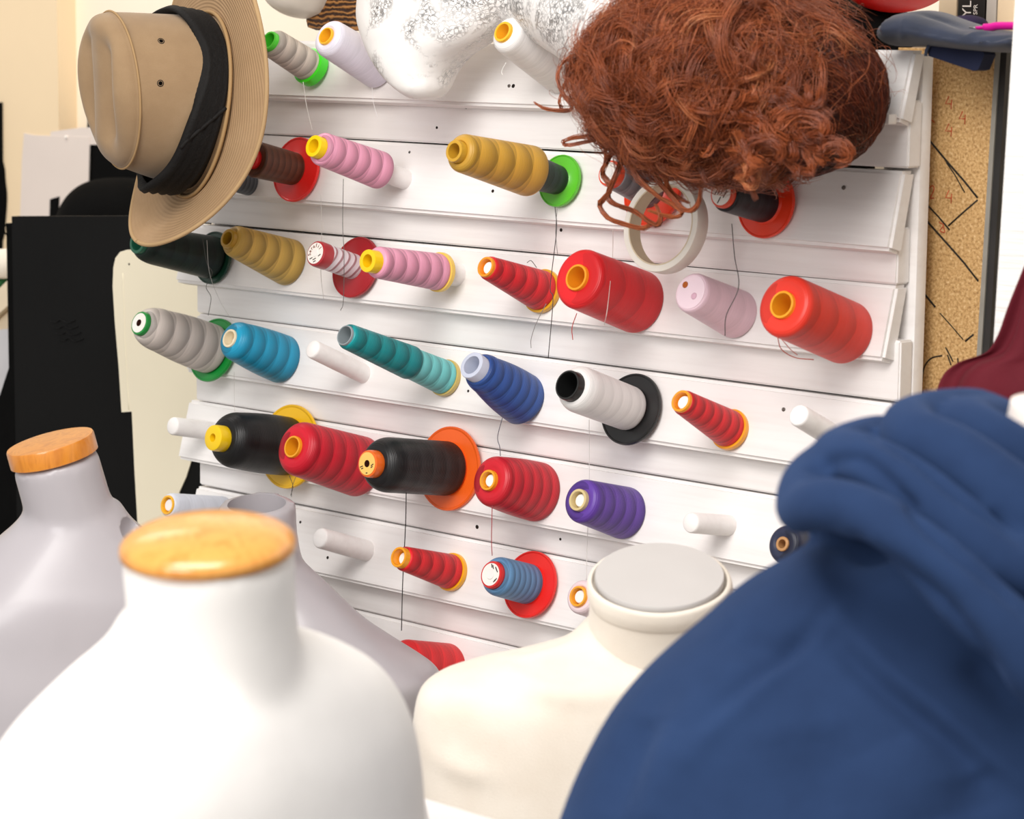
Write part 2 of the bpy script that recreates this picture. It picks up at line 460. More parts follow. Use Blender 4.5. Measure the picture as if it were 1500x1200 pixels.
def cone(label, Tp, Bp, rt, rb, col, core=None, flange=None, rim=None, dome=.10, bulge=0., bands=6.5, start=None, tipx=None, mat=None, peg_depth=.02, peg_on=True, z_end=None, amp=.012, rib=None, name='thread_cone', cat_='thread cone', dark=.6, light=1.25, **tk):
    if start is None: B, T = base_tip(Bp, Tp)
    else:
        B = start; T = on_x(Tp[0], Tp[1], B.x if tipx is None else tipx)
    if flange and start is None: B = B + (T-B).normalized()*.004
    M, L = axis_frame(B, T)
    root = thing(name, label, cat_, M, GROUP)
    RT, RB = m(rt, T), m(rb, B)
    z0 = .0005
    if flange:
        fr, fc, fth, fst = flange; FR = m(fr, B)
        FM = plastic(fc)
        if fst == 'disc':
            pf = [(RB*.3, .0006), (FR*.93, .0006), (FR, .0014), (FR, .0040), (FR*.985, .0052), (FR*.95, .0050), (FR*.93, .0040), (FR*.6, .0046), (RB*.95, .007), (RB*.6, .009), (RB*.3, .009)]
            z0 = .0072
        else:   # thick conical foot
            pf = [(RB*.3, .0006), (FR, .0006), (FR*1.01, .003), (FR, fth), (RB*1.0, fth+.001), (RB*.3, fth+.001)]
            z0 = fth+.0005
        mk('flange', lathe(pf, 64), FM, root, angle=40)
    elif rim:
        RR = RB*1.06
        mk('rim', lathe([(RR*.4, .0006), (RR, .0006), (RR*1.01, .002), (RR, .006), (RB*.9, .0066), (RB*.4, .0066)], 48), plastic(rim), root, angle=40)
        z0 = .0066
    rc = .35*RT; proud = .004
    if core:
        rc = m(core[0], T); proud = core[2]
    # thread body: overlapping layers make low steps along the side
    n = 72; prof = []
    fr = max(.002, dome*L)
    N = 90
    for i in range(N+1):
        t = i/N; z = z0 + (L-fr-z0)*t
        r = RB + (RT-RB)*((z)/(L)) + bulge*RB*math.sin(PI*t)**1.0
        if t < .03: r *= .975+.025*math.sqrt(t/.03)
        prof.append((r, z))
    rtop = prof[-1][0]
    for i in range(1, 13):
        a = PI/2*i/12
        rr = rtop - (rtop-rc*1.02)*(1-math.cos(a))**(1.0 if dome > .12 else 1.6) if dome > .12 else rtop - min(fr, rtop-rc)*(1-math.cos(a))
        prof.append((rr, L-fr+fr*math.sin(a)))
    rl = prof[-1][0]
    if rl > rc*1.03:
        for i in range(1, 5): prof.append((rl+(rc*1.0-rl)*i/4, L-.0003*i))
    prof.append((rc*.97, L-.006)); prof.append((rc*.97, z0))
    k = bands/L
    jit = rng.random()*6
    def mod(a, z):
        if z > L-fr*1.05 or z < z0+.001: return 1
        u = a/(2*PI); h1 = (z*k*.8+u) % 1; h2 = (z*k*.8-u) % 1
        s1 = h1*min(1, (1-h1)/.08); s2 = h2*min(1, (1-h2)/.08)
        return 1 + .4*amp*(.55*s1+.45*s2-.4)
    mm_ = mat or thread_mat(col, bands=bands, length=L, dark=dark, lightk=light, **tk)
    mk('thread', lathe(prof, n, mod, close=True), mm_, root, angle=60)
    if core:
        cr, cc, pe, st = core[:4]
        CM = plastic(cc)
        if st == 'tube':
            ri = rc*(core[4] if len(core) > 4 else .74)
            pf = [(rc*.96, L-.03), (rc, L+pe-.0015), (rc*.97, L+pe-.0003), (rc*.9, L+pe), (ri*1.03, L+pe-.0002), (ri, L+pe-.0015), (ri*1.0, z0+.002), (rc*.9, z0+.002)]
            mk('core', lathe(pf, 40, close=True), CM, root, angle=50)
            rp_ = ri*.88
        else:
            pf = [(rc*.9, L-.012), (rc*1.0, L), (rc, L+pe*.7), (rc*.95, L+pe*.95), (rc*.86, L+pe)]
            if st == 'cap':          # plain cap with a hole
                pf += [(rc*.32, L+pe), (rc*.3, L+pe-.001), (rc*.3, L+pe-.014), (1e-5, L+pe-.014)]
                mk('cap', lathe(pf, 40), CM, root, angle=40)
            elif st == 'label':
                pf += [(rc*.25, L+pe), (rc*.25, L+pe-.012), (1e-5, L+pe-.012)]
                cp = mk('cap', lathe(pf, 40), CM, root, angle=40)
                lb = core[4]
                ho = lb.get('hole', .24)
                mk('label', lathe([(rc*ho, L+pe+.0001), (rc*.82, L+pe+.0001), (rc*.82, L+pe+.0004), (rc*ho, L+pe+.0004)], 40, close=True), lb.get('mat', paper), cp, smooth=False)
                zt = L+pe+.0006
                if lb.get('text'):
                    parts = []
                    s = lb['text']; a0, a1 = lb['arc']
                    for i, ch in enumerate(s):
                        a = math.radians(a0+(a1-a0)*i/(len(s)-1))
                        vf = text_mesh(ch, rc*.42)
                        Mx = Matrix.Translation((rc*.46*math.cos(a), rc*.46*math.sin(a), zt)) @ Matrix.Rotation(a-PI/2, 4, 'Z')
                        parts.append(xf(vf, Mx))
                    mk('lettering', join(*parts), ink_red, cp, smooth=False)
                pr = []
                for (x, y, l_, a) in lb.get('marks', []):
                    pr.append(xf(box(rc*l_, rc*.07, .0003), Matrix.Translation((rc*x, rc*y, zt)) @ Matrix.Rotation(math.radians(a), 4, 'Z')))
                if pr: mk('print', join(*pr), ink, cp, smooth=False)
                if ho < .3: mk('centre_hole', lathe([(rc*ho, L+pe+.0005), (1e-5, L+pe+.0005)], 20), plain('hole_brown', '3a1a10', .8, .1, .1), cp, smooth=False)
                else: mk('hub', lathe([(rc*ho, L+pe+.0003), (rc*ho*.9, L+pe+.0012), (1e-5, L+pe+.0012)], 24), plain('hub_white', 'eeeae6', .4), cp, angle=40)
            elif st == 'flat':
                pf += [(1e-5, L+pe)]
                mk('cap', lathe(pf, 40), CM, root, angle=40)
            rp_ = rc*.28; peg_depth = .03
    else:
        rp_ = rc*.8
    if peg_on:
        T2 = T - (T-B).normalized()*peg_depth
        peg(B if start is None else B, T2, min(rp_, .013))
    return root, B, T

# --- row 1
r, *_ = cone('taupe thread cone with lime green foot, top row beside the hat', (398, 62), (464, 104), 22, 24, 'c6bcb2', (15, '52d83a', .006, 'tube'), (27.5, '3fdc1e', .012, 'foot'), sheen=.1, bands=5.5)
thread_line(r, [(444, 120), (449, 155), (457, 190)], 'e8e4de')
r, *_ = cone('large lavender-white thread cone with yellow core in the top row', (478, 53), (556, 101), 28, 31, 'e9e6f3', (13.5, 'f5b92a', .002, 'tube', .8), dark=.93, light=1.03, bands=4, amp=.008, peg_depth=.05)
thread_line(r, [(545, 128), (547, 150), (553, 172)], 'eceaea', .0003)
r, *_ = cone('plain white thread cone with yellow core beside the red wig', (739, 48), (826, 102), 27, 38, 'f4f2f0', (16, 'f6b92b', .004, 'tube', .74), dark=.93, light=1.02, bands=7, amp=.012, peg_depth=.05)
thread_line(r, [(741, 92, -.13), (735, 104, -.13), (736, 110, -.13)], 'efece8', .0004)
# --- row 2
r, *_ = cone('dark brown thread spool with red flange under the hat brim', (372, 233), (440, 250), 27, 24, '5c3624', (15, 'd9201f', .006, 'cap'), (48, 'e8231f', .004, 'disc'), dome=.04, bands=9, amp=.008, sheen=.3)
thread_line(r, [(470, 285), (471, 340), (470, 400), (474, 438)], 'c9c4be', .00035)
r, *_ = cone('slate grey thread cone mostly hidden behind the hat', (338, 262), (366, 268), 17, 19, '5b636b', (9, '6d747b', .004, 'tube'), peg_on=False)
def on_peg(Bp, Tp, mid, rp_px, label, *a, **k):
    """a cone that stops short of the slat on a longer peg"""
    Bb = board_pt(*Bp); T = on_x(Tp[0], Tp[1], Bb.x)
    q = cone(label, Tp, None, *a, start=Bb.lerp(T, mid), tipx=Bb.x, peg_on=False, **k)
    M, L = axis_frame(Bb, T); r0 = m(rp_px, Bb); r1 = m(8, T)
    rp('peg', xf(lathe([(r0, -.012), (r0, L*mid-.001), (r0*.96, L*mid), (r1, L*mid+.001), (r1, L*.8), (1e-5, L*.8)], 28), M), SM, angle=40)
    return q
r, *_ = on_peg((593, 263), (468, 217), .29, 15, 'rose pink thread cone with yellow core in the second row', 24.5, 28, 'e79db8', (16.5, 'f6cf12', .010, 'tube', .62), dome=.06)
thread_line(r, [(503, 262), (502, 330), (504, 375, -.075), (503, 440), (499, 455)], '6d6a68', .0004)
nv, Bn, Tn = cone('charcoal navy thread spool with lime flange behind the gold cone', (777, 251), (826, 267), 26, 21, '2b2d36', None, (39, '5fc52d', .004, 'disc'), dome=.03, bands=6, peg_on=False)
thread_line(nv, [(813, 303), (815, 340), (806, 420), (810, 440), (803, 525)], '4a4848', .0005)
thread_line(nv, [(816, 306), (814, 340), (817, 375)], '6a6868', .0003)
r, *_ = cone('golden ochre thread cone stacked in front of the navy spool', (672, 223), None, 28, 38, 'd0a03c', (16.5, 'c99a2c', .008, 'tube', .68), start=Tn+(Tn-Bn).normalized()*.0005, dome=.07, bands=5.5, dark=.6, peg_on=False)
peg(Bn, on_x(672, 223, Bn.x) - (Tn-Bn).normalized()*.04, m(9, Tn))
r, *_ = cone('grey thread spool with orange cap and red flange under the wig curls', (900, 257), (962, 284), 21, 27, '7a777b', (20, 'e84a22', .010, 'label', dict(mat=paper, hole=.42)), (52, 'f0401f', .004, 'disc'), dome=.03, bands=6)
thread_line(r, [(898, 335), (897, 380), (890, 450, -.16), (885, 476, -.16)], 'd8cfc8', .00035)
r, *_ = cone('black thread spool with printed white cap and orange flange below the wig', (1062, 285), (1128, 300), 25, 29, '1d1c21', (21, 'd8431f', .006, 'label', dict(mat=paper, hole=.0001, marks=[(-.45, .1, .5, 65), (-.2, .15, .5, 65), (.1, .2, .5, 65), (.35, .0, .6, 65), (-.1, -.45, .5, 65)])), (51, 'ef3a16', .004, 'disc'), dome=.05, bands=7, light=1.3)
thread_line(r, [(1072, 328), (1076, 375), (1082, 420, -.13), (1064, 462, -.12), (1062, 492, -.1)], '5a5656', .0005)
# --- row 3
r, *_ = cone('big blackish green thread cone with dark green flange below the hat', (206, 356), (318, 379), 27, 32, '10201a', (17, '1f5a44', .006, 'tube', .7), (39, '143a2a', .004, 'disc'), dome=.25, bands=7, light=1.3, peg_depth=.06)
thread_line(r, [(297, 350, -.12), (303, 385, -.09), (311, 400), (302, 420), (309, 436), (305, 462)], '4f4d4b', .0004)
thread_line(r, [(303, 352, -.12), (307, 400, -.08), (322, 440), (340, 470)], 'd0cdc8', .0003)
r, *_ = cone('mustard gold thread cone in the third row, nearest the hat', (338, 351), (424, 385), 22.5, 35, 'c4a04f', (14.5, 'b98f26', .006, 'tube', .66), dome=.12, bands=6, amp=.011, peg_depth=.06)
r, *_ = cone('small white and maroon striped spool with printed maroon cap', (476, 376), (527, 394), 18, 19, 'd9cfd4', (19.5, 'a8262e', .016, 'label', dict(mat=paper, hole=.3, text='Serafil', arc=(195, 45), marks=[(-.32, -.42, .3, 28), (.05, -.45, .34, 28), (.12, -.62, .26, 28), (.5, -.12, .26, 40)])), (46, 'a3222a', .004, 'disc'), dome=.03, bands=5.2, second='8e2a36', sheen=.1)
r, *_ = on_peg((670, 403), (550, 384), .2, 17, 'rose pink thread cone with yellow core in the third row', 23.5, 27.5, 'e59cb6', (17, 'f6cc10', .013, 'tube', .56), rim='f0c95a', dome=.06, bands=7)
r, *_ = cone('small bright red thread cone left of the big red cone in the third row', (714, 392), (797, 428), 17.5, 31, 'd2212b', (15.5, 'f0941c', .004, 'tube', .76), rim='d9a21f', dome=.06, bands=7, dark=.5, peg_depth=.001)
thread_line(r, [(800, 445), (785, 475), (778, 497), (778, 510)], '8b8684', .0004)
thread_line(r, [(772, 385, -.09), (778, 382, -.09), (786, 392, -.08)], '54504f', .0004)
r, *_ = cone('biggest scarlet thread cone in the middle of the third row', (846, 407), (936, 443), 45, 47, 'e0252a', (20, 'ee9a20', .003, 'tube', .8), dome=.07, bands=4, dark=.75, light=1.05, amp=.006, peg_depth=.09)
thread_line(r, [(845, 459), (838, 480), (839, 498)], 'c6413a', .0005)
r, *_ = cone('pale baby pink thread cone between two big red cones', (1012, 428), (1080, 461), 30, 36.5, 'f3d3df', (26, 'f5dbe5', .001, 'flat'), dome=.08, bands=5, dark=.93, light=1.03, amp=.01)
Mr = r.matrix_world; 
r2 = cone('vermilion thread cone at the right end of the third row', (1147, 447), (1240, 488), 47, 47, 'ee3f30', (21, 'f0a422', .003, 'tube', .8), dome=.07, bands=4.5, dark=.72, light=1.05, amp=.012, peg_depth=.09)[0]
thread_line(r2, [(1139, 494, -.13), (1145, 512, -.11), (1165, 524, -.09), (1192, 527, -.07)], 'd4573f', .0005)
thread_line(r2, [(1145, 497, -.13), (1158, 512, -.11), (1168, 520, -.09)], 'd4573f', .0004)
# two small holes in the pale pink cone's end
Lp = (Mr.inverted() @ on_x(1012, 428, Mr.translation.x)).z
for dx, dy, c_ in ((-.009, .007, 'b5602a'), (.006, -.004, 'e0b4c6')):
    mk('end_hole', lathe([(.0038, Lp+.0009), (.003, Lp+.0016), (1e-5, Lp+.0012)], 12), plain('pink_end_hole', c_, .7, .2, .1), r, label=None).location = (dx, dy, 0)
# --- row 4
r, *_ = cone('big silvery taupe thread cone with green rings at the left end of the fourth row', (209, 475), (318, 515), 30, 37, 'c9c0b9', (18, '1d8c3c', .006, 'label', dict(mat=paper, hole=.29)), (48, '17923b', .004, 'disc'), dome=.26, bulge=.05, bands=6.5, dark=.62, sheen=.1, amp=.009)
thread_line(r, [(343, 545, -.06), (343, 570), (344, 610)], 'dedad6', .0003)
r, *_ = cone('turquoise blue thread cone left of the bare peg in the fourth row', (337, 496), (415, 527), 28, 36, '1d90b6', (14, 'e8d9b8', .002, 'tube', .74), dome=.15, bulge=.04, bands=6, dark=.65, amp=.014, peg_depth=.01)
aq, Ba, Ta = cone('light aqua thread cone behind the teal cone', (602, 532), (655, 555), 23, 26, '6fc6c6', None, rim='c9b063', dome=.04, bands=5, peg_on=False)
r, *_ = cone('deep teal thread cone with grey core stacked before the aqua cone', (507, 492), None, 19, 25.5, '0d8a8e', (15.5, '8f989c', .003, 'tube', .84), start=Ta+(Ta-Ba).normalized()*.0005, tipx=Ba.x, dome=.06, bands=6, dark=.45, peg_on=False)
peg(Ba, on_x(507, 492, Ba.x) - (Ta-Ba).normalized()*.07, m(9, Ta))
r, *_ = cone('bulging denim blue thread cone with pale grey core', (700, 541), (768, 587), 27, 39, '2f5195', (21, 'c5cbdc', .012, 'tube', .66), dome=.2, bulge=.06, bands=8, dark=.55, amp=.016, peg_depth=.04)
thread_line(r, [(736, 612), (729, 640), (732, 655), (733, 668)], '6d6d78', .0005)
r, *_ = cone('white thread cone with black core and wide black flange', (839, 567), (930, 602), 35, 33, 'f1efed', (22.5, '191919', .010, 'tube', .84), (54, '1b1b1c', .004, 'disc'), dome=.13, bands=8, dark=.88, light=1.02, amp=.010, peg_depth=.09)
thread_line(r, [(863, 615), (863, 720), (860, 800), (859, 850)], 'e8e4e0', .0004)
r, *_ = cone('small bright red thread cone right of the white cone with black flange', (1000, 589), (1072, 631), 18.5, 29, 'd8222a', (17, 'f29a1c', .004, 'tube', .76), rim='f2a31c', dome=.06, bands=8, dark=.5, peg_depth=.001)
# --- row 5
r, *_ = cone('black thread cone with yellow cap and yellow flange in the fifth row', (326, 643), (430, 655), 41, 43, '151516', (19.5, 'f3cb12', .016, 'cap'), (62, 'f2bd12', .004, 'disc'), dome=.2, bulge=.04, bands=5, light=1.3, amp=.006, sheen=.02)
thread_line(r, [(424, 697, -.07), (429, 712), (426, 726)], '57524f', .0004); thread_line(r, [(433, 699, -.07), (428, 714), (427, 728)], '57524f', .0003)
r, *_ = cone('crimson thread cone between the two black cones', (430, 655), (528, 684), 40, 45, 'cb1a2e', (16.5, 'e9a01e', .003, 'tube', .8), dome=.12, bands=7, dark=.6, amp=.010, peg_depth=.08, start=None)
r, *_ = cone('black thread cone with printed orange cap and orange flange', (549, 680), (664, 687), 41, 40, '1a1a1b', (20.5, 'ea6a1c', .012, 'label', dict(mat=paper_y, hole=.26, marks=[(.55, -.02, .26, 35), (.52, -.18, .2, 35), (-.52, -.28, .3, 25), (-.42, -.4, .2, 25), (.08, -.66, .16, 10)])), (62, 'f2641c', .004, 'disc'), dome=.18, bands=7.5, light=1.6, amp=.012, sheen=.02)
thread_line(r, [(595, 722, -.1), (594, 770), (590, 850), (588, 924)], '2c2a2a', .0006)
r, *_ = cone('crimson thread cone left of the purple cone in the fifth row', (717, 704), (788, 721), 37, 44, 'c8202e', (15.5, 'eaa01f', .004, 'tube', .76), dome=.12, bulge=.03, bands=7, dark=.62, peg_depth=.001, mottled=False)
thread_line(r, [(721, 741, -.11), (720, 790, -.13), (721, 814, -.135)], '9c3a42', .0005)
r, *_ = cone('purple thread cone with tan core in the fifth row', (849, 733), (916, 752), 32, 39, '5b3b95', (16.5, 'd2bd88', .004, 'tube', .74), dome=.1, bands=6, dark=.62, peg_depth=.001, amp=.012)
r, *_ = cone('dark navy thread cone peeking out behind the blue hoodie', (1146, 797), (1220, 815), 28, 34, '2a2f45', (11, 'b98a5a', .001, 'tube', .6), dome=.08)
# --- row 6
r, *_ = cone('bluish white thread cone with yellow core at the lower left rack end', (246, 740), (325, 752), 18, 25, 'dfe3ee', (14.5, 'f3b52a', .002, 'tube', .76), dome=.1, bands=5, dark=.9, light=1.03, peg_depth=.001)
r, *_ = cone('small bright red thread cone left of the steel blue spool', (590, 818), (664, 839), 18, 26.5, 'd3222a', (15.5, 'f0a01c', .008, 'tube', .76), rim='f0ac18', dome=.05, bands=6, dark=.5, peg_depth=.001)
r, *_ = cone('steel blue thread spool with printed cap and red flange', (724, 843), (782, 858), 29, 30, '5f8ab2', (20.5, 'cf2a2a', .006, 'label', dict(mat=paper, hole=.38, marks=[(-.05, .62, .3, -65), (.1, .55, .3, -60), (.4, .5, .25, -45), (.52, .36, .3, -45), (.6, -.3, .3, 60), (.5, -.4, .25, 60)])), (50, 'e8251f', .004, 'disc'), dome=.16, bands=9, amp=.011, dark=.6)
r, *_ = cone('pale pink thread cone with orange core beside the cream neck', (848, 874), (905, 889), 25, 29, 'f1dbdf', (15.5, 'f3a829', .003, 'tube', .78), dome=.08, bands=5, dark=.93, light=1.03, peg_depth=.001)
# --- rows 7 and 8
r, *_ = cone('red thread cone half hidden behind the grey mannequin shoulder', (588, 968), (652, 984), 32, 42, 'da2c30', (15, 'f0a01c', .004, 'tube', .76), dome=.1, bands=5, dark=.85)
r, *_ = cone('dark red thread cone glimpsed between the white and cream dress forms', (578, 1100), (640, 1118), 27, 34, 'b01a26', (15, 'f0a01c', .004, 'tube', .76), dome=.1, bands=5, dark=.8)

# --- the roll of tape hung over the grey spool
tp = on_y(975, 331, -.085)
TR = m(70, tp)
tapeM = plain('masking_tape', 'e6ddd2', .45, .4, .03, 60, subs=.2)
Mt = Matrix.Translation(tp) @ Matrix.Rotation(math.radians(78), 4, 'X')
tr = thing('tape_roll', 'narrow off-white roll of tape hanging below the wig curls', 'tape', Mt)
mk('tape', lathe([(TR*.865, -.009), (TR*.99, -.009), (TR, -.008), (TR, .008), (TR*.99, .009), (TR*.865, .009)], 72, close=True), tapeM, tr, angle=30)
mk('core', lathe([(TR*.835, -.009), (TR*.864, -.009), (TR*.864, .009), (TR*.835, .009)], 72, close=True), plain('card_core', 'cbb89c', .7), tr, angle=30)
# ------------------------------------------------------------------ the safari hat on its hook
def vnorm(*a): return sum((k*v for k, v in a), Vector((0, 0, 0))).normalized()
HC = at(285, 166, 3.06)
ha = vnorm((-.85, RIGHT), (-.06, DOWN), (-.52, FWD))
hu = vnorm((-.22, RIGHT), (.95, DOWN), (.21, FWD)); hu = (hu-ha*hu.dot(ha)).normalized()
hw = ha.cross(hu)
HM = Matrix(((hu.x, hw.x, ha.x, HC.x), (hu.y, hw.y, ha.y, HC.y), (hu.z, hw.z, ha.z, HC.z), (0, 0, 0, 1)))
hat = thing('safari_hat', 'tan canvas safari hat with black cloth band hanging at the rack corner', 'hat', HM)
cv = NT('tan_canvas'); vv = cv.coords()
wv = cv.n('ShaderNodeTexWave', wave_type='BANDS', bands_direction='X'); wv.inputs['Scale'].default_value = 420; cv.l(vv, wv.inputs[0])
wv2 = cv.n('ShaderNodeTexWave', wave_type='BANDS', bands_direction='Y'); wv2.inputs['Scale'].default_value = 420; cv.l(vv, wv2.inputs[0])
ff = cv.math('ADD', wv.outputs['Fac'], wv2.outputs['Fac'])
base_c = cv.ramp(cv.noise(vv, 14, 5, .6), [(.3, lin('94795c')), (.55, lin('a08566')), (.75, lin('ab9072'))])
cv.l(cv.mix(cv.math('MULTIPLY', cv.noise(vv, 700, 2), .35), base_c, lin('8f744f')), cv.b.inputs['Base Color'])
cv.b.inputs['Roughness'].default_value = .8; cv.b.inputs['Sheen Weight'].default_value = .2; cv.b.inputs['Specular IOR Level'].default_value = .2
cv.bump(ff, .12, .001)
canvas = cv.m
def oval(ru, rw, z, n=96, f=None):
    out = []
    for k in range(n):
        a = 2*PI*k/n; p = Vector((ru*math.cos(a), rw*math.sin(a), z))
        out.append(f(p, a) if f else p)
    return out
def rings(rs, close_last=False, n=96):
    V = [p for r_ in rs for p in r_]; Fc = []
    for i in range(len(rs)-1):
        for k in range(n):
            l = (k+1) % n; Fc.append((i*n+k, i*n+l, (i+1)*n+l, (i+1)*n+k))
    if close_last: Fc.append(tuple((len(rs)-1)*n+k for k in range(n)))
    return V, Fc
def crown_pt(p, a):
    # soft pinches in the sides and a dent on each side of the top
    return p
COFF = Vector((-.012, .010, 0))
def shear(v): return Vector((v.x*.955-.004, v.y, (v.z*(1-1.9*v.x) if v.z > 0 else v.z)*.97))+COFF
RS = []
for t in np.linspace(0, 1, 14):
    z = .108*t; RS.append(oval(.106-.014*t**1.3, .088-.010*t**1.3, z, f=lambda p, a: Vector((p.x*(1+.012*math.sin(3*a+p.z*30)), p.y*(1+.014*math.sin(2*a+1+p.z*25)), p.z))))
RS.append(oval(.0925, .0785, .1095)); RS.append(oval(.093, .079, .111)); RS.append(oval(.0905, .0765, .1125))
for t in np.linspace(.04, 1, 22):
    q = math.cos(t*PI/2)
    def top(p, a, q=q):
        z = .112+.040*math.sqrt(max(0, 1-q*q))
        d = .026*math.exp(-((p.y-.030)/.020)**2)*max(0, 1-(p.x/.085)**2) + .026*math.exp(-((p.y+.030)/.020)**2)*max(0, 1-(p.x/.085)**2)
        d += .012*math.exp(-(p.y/.016)**2)*max(0, 1-((p.x+.01)/.07)**2)
        return Vector((p.x, p.y, z-d*min(1, (1-q)*3)))
    RS.append(oval(max(.0905*q, .0005), max(.0765*q, .0005), 0, f=top))

cr = mk('crown', rings([[shear(v) for v in r_] for r_ in RS], True), canvas, hat, angle=80)
mk('seam', tube([shear(Vector((.0932*math.cos(a), .0792*math.sin(a), .1105))) for a in np.linspace(0, 2*PI, 90)], .0014, 6), plain('tan_piping', 'a98a62', .7, .2, .05), cr)
BS = []; BRU, BOX = .182, -.022
def brim_f(p, a, t=0):
    z = t**1.6*math.cos(a)**2*(.043 if math.cos(a) > 0 else .010) - .014*t*t*math.sin(a)**2 + .003*math.sin(3*a+.6)*t
    return Vector((p.x, p.y, z))
tt = list(np.linspace(0, 1, 18))
for t in tt: BS.append(oval(.096+(BRU-.096)*t, .080+(.152-.080)*t, 0, f=lambda p, a, t=t: brim_f(p+Vector((BOX*t, 0, 0))+COFF*(1-t), a, t)))
for t in reversed(tt): BS.append([v+Vector((0, 0, -.0028)) for v in BS[tt.index(t)]])
bm_m = NT('tan_canvas_stitched'); v2 = bm_m.coords(); sp_ = bm_m.n('ShaderNodeSeparateXYZ'); bm_m.l(v2, sp_.inputs[0])
rad = bm_m.math('SQRT', bm_m.math('ADD', bm_m.math('POWER', bm_m.math('ABSOLUTE', sp_.outputs[0]), 2), bm_m.math('POWER', bm_m.math('MULTIPLY', bm_m.math('ABSOLUTE', sp_.outputs[1]), 1.09), 2)))
sn = bm_m.math('SINE', bm_m.math('MULTIPLY', rad, 1500))
bc = bm_m.ramp(bm_m.noise(v2, 14, 5, .6), [(.3, lin('9f8161')), (.55, lin('aa8b6a')), (.75, lin('b49575'))])
bm_m.l(bm_m.mix(bm_m.math('MULTIPLY', bm_m.noise(v2, 700, 2), .3), bc, lin('94784f')), bm_m.b.inputs['Base Color']); bm_m.b.inputs['Roughness'].default_value = .8
bm_m.b.inputs['Specular IOR Level'].default_value = .2; bm_m.bump(sn, .3, .0012)
br = mk('brim', rings(BS), bm_m.m, hat, angle=80)
mk('edge_piping', tube([brim_f(Vector(((BRU+.0005)*math.cos(a)+BOX, .1525*math.sin(a), 0)), a, 1)+Vector((0, 0, -.0014)) for a in np.linspace(0, 2*PI, 140)], .0026, 8), plain('tan_binding', 'b3946c', .7, .2, .05), br)
bnd = plain('black_band_cloth', '151312', .75, .25, .15, 60, .4, 300)
R3 = []
prof = [(0.0005, .006), (.004, .008), (.0055, .013), (.003, .018), (.006, .023), (.003, .028), (.0062, .034), (.0035, .039), (.0065, .044), (.004, .049), (.0005, .052)]
for (o_, z_) in prof:
    def bf(p, a, z_=z_, o_=o_):
        lift = .006*math.sin(a*1+2.4) + .004*math.sin(2*a+.5)
        zz = z_*(.9+.18*math.sin(a*2+.4)+.06*math.sin(5*a)) + .006+lift*.5
        return Vector((p.x, p.y, max(.003, zz)))
    R3.append(oval(.1045+o_, .0868+o_, 0, f=bf))
R3.append(oval(.101, .083, .05, f=lambda p, a: Vector((p.x, p.y, .045)))); R3.insert(0, oval(.1, .082, .005))
hb = mk('hat_band', rings([[v+COFF for v in r_] for r_ in R3]), bnd, hat)
# the twist in the band: a strip folded across it
tw = [COFF+Vector((.1085*math.cos(a), .091*math.sin(a), z)) for a, z in ((1.70, .008), (1.58, .020), (1.44, .034), (1.30, .046), (1.2, .052))]
mk('band_twist', tube(cat(tw, 20), [(.0024, .0024)]*21, 10), bnd, hb)
hm = np.linspace(-.2, .3, 20)
mk('ribbon_loop', tube([COFF+Vector((.1095*math.cos(a), .0915*math.sin(a), .005)) for a in np.linspace(0, 2*PI, 90)], .0024, 6), plain('tan_cord', 'a5855c', .7, .2, .05), hat)
eye = plain('eyelet_metal', '3a322c', .35, .5, .1, 60, metallic=.7)
def crown_surf(px, py):
    """where the picture's ray meets the crown"""
    inv = HM.inverted(); o = inv @ CAM; d = (inv.to_3x3() @ ray(px, py)).normalized()
    me = cr.data; bv = BVHTree.FromPolygons([v.co for v in me.vertices], [tuple(p.vertices) for p in me.polygons])
    h = bv.ray_cast(o, d); return h[0], h[1]
for px, py in ((236, 60), (235, 122)):
    p, n_ = crown_surf(px, py)
    if p is None: continue
    if n_.dot(p) < 0: n_ = -n_
    x = n_.orthogonal().normalized(); y = n_.cross(x)
    Mx = Matrix(((x.x, y.x, n_.x, p.x), (x.y, y.y, n_.y, p.y), (x.z, y.z, n_.z, p.z), (0, 0, 0, 1)))
    e_ = mk('eyelet', xf(lathe([(.0024, -.0005), (.0036, .0006), (.0040, .0002), (.0042, -.0006)], 20), Mx), eye, hat)
    mk('eyelet_hole', xf(lathe([(.0024, .0002), (1e-5, .0001)], 16), Mx), plain('eyelet_dark', '0c0a09', .9, .1, .1), e_)
# hook the hat hangs on
hb_ = on_y(330, 165, -.02)
rp('peg', tube([hb_, HC+ha*.02], .008, 12), SM)

# ------------------------------------------------------------------ silvered plaster head form lying on the rack, the wig on it
pl = NT('cracked_silver_plaster'); v3 = pl.coords()
vo = pl.n('ShaderNodeTexVoronoi'); vo.feature = 'DISTANCE_TO_EDGE'; vo.inputs['Scale'].default_value = 170; pl.l(v3, vo.inputs['Vector'])
msk = pl.ramp(pl.noise(v3, 11, 4, .6, .5), [(.50, g(0)), (.62, g(1))])
crk = pl.ramp(vo.outputs['Distance'], [(.0, g(1)), (.12, g(0))])
dots = pl.ramp(pl.noise(v3, 260, 3), [(.5, g(0)), (.58, g(1))])
mk1 = pl.math('MULTIPLY', msk, pl.math('MAXIMUM', crk, dots))
pl.l(pl.mix(mk1, lin('f0edea'), lin('a9a8a8')), pl.b.inputs['Base Color'])
pl.l(pl.math('MULTIPLY', mk1, .75), pl.b.inputs['Metallic']); pl.l(pl.ramp(mk1, [(0, g(.5)), (1, g(.3))]), pl.b.inputs['Roughness'])
pl.bump(pl.math('ADD', mk1, pl.noise(v3, 60, 4)), .35, .002)
WC = on_y(1072, 112, -.15)
bust = thing('plaster_head_form', 'white and silver cracked plaster bust lying on the rack, neck towards the wig', 'head form', on_y(700, 60, -.03))
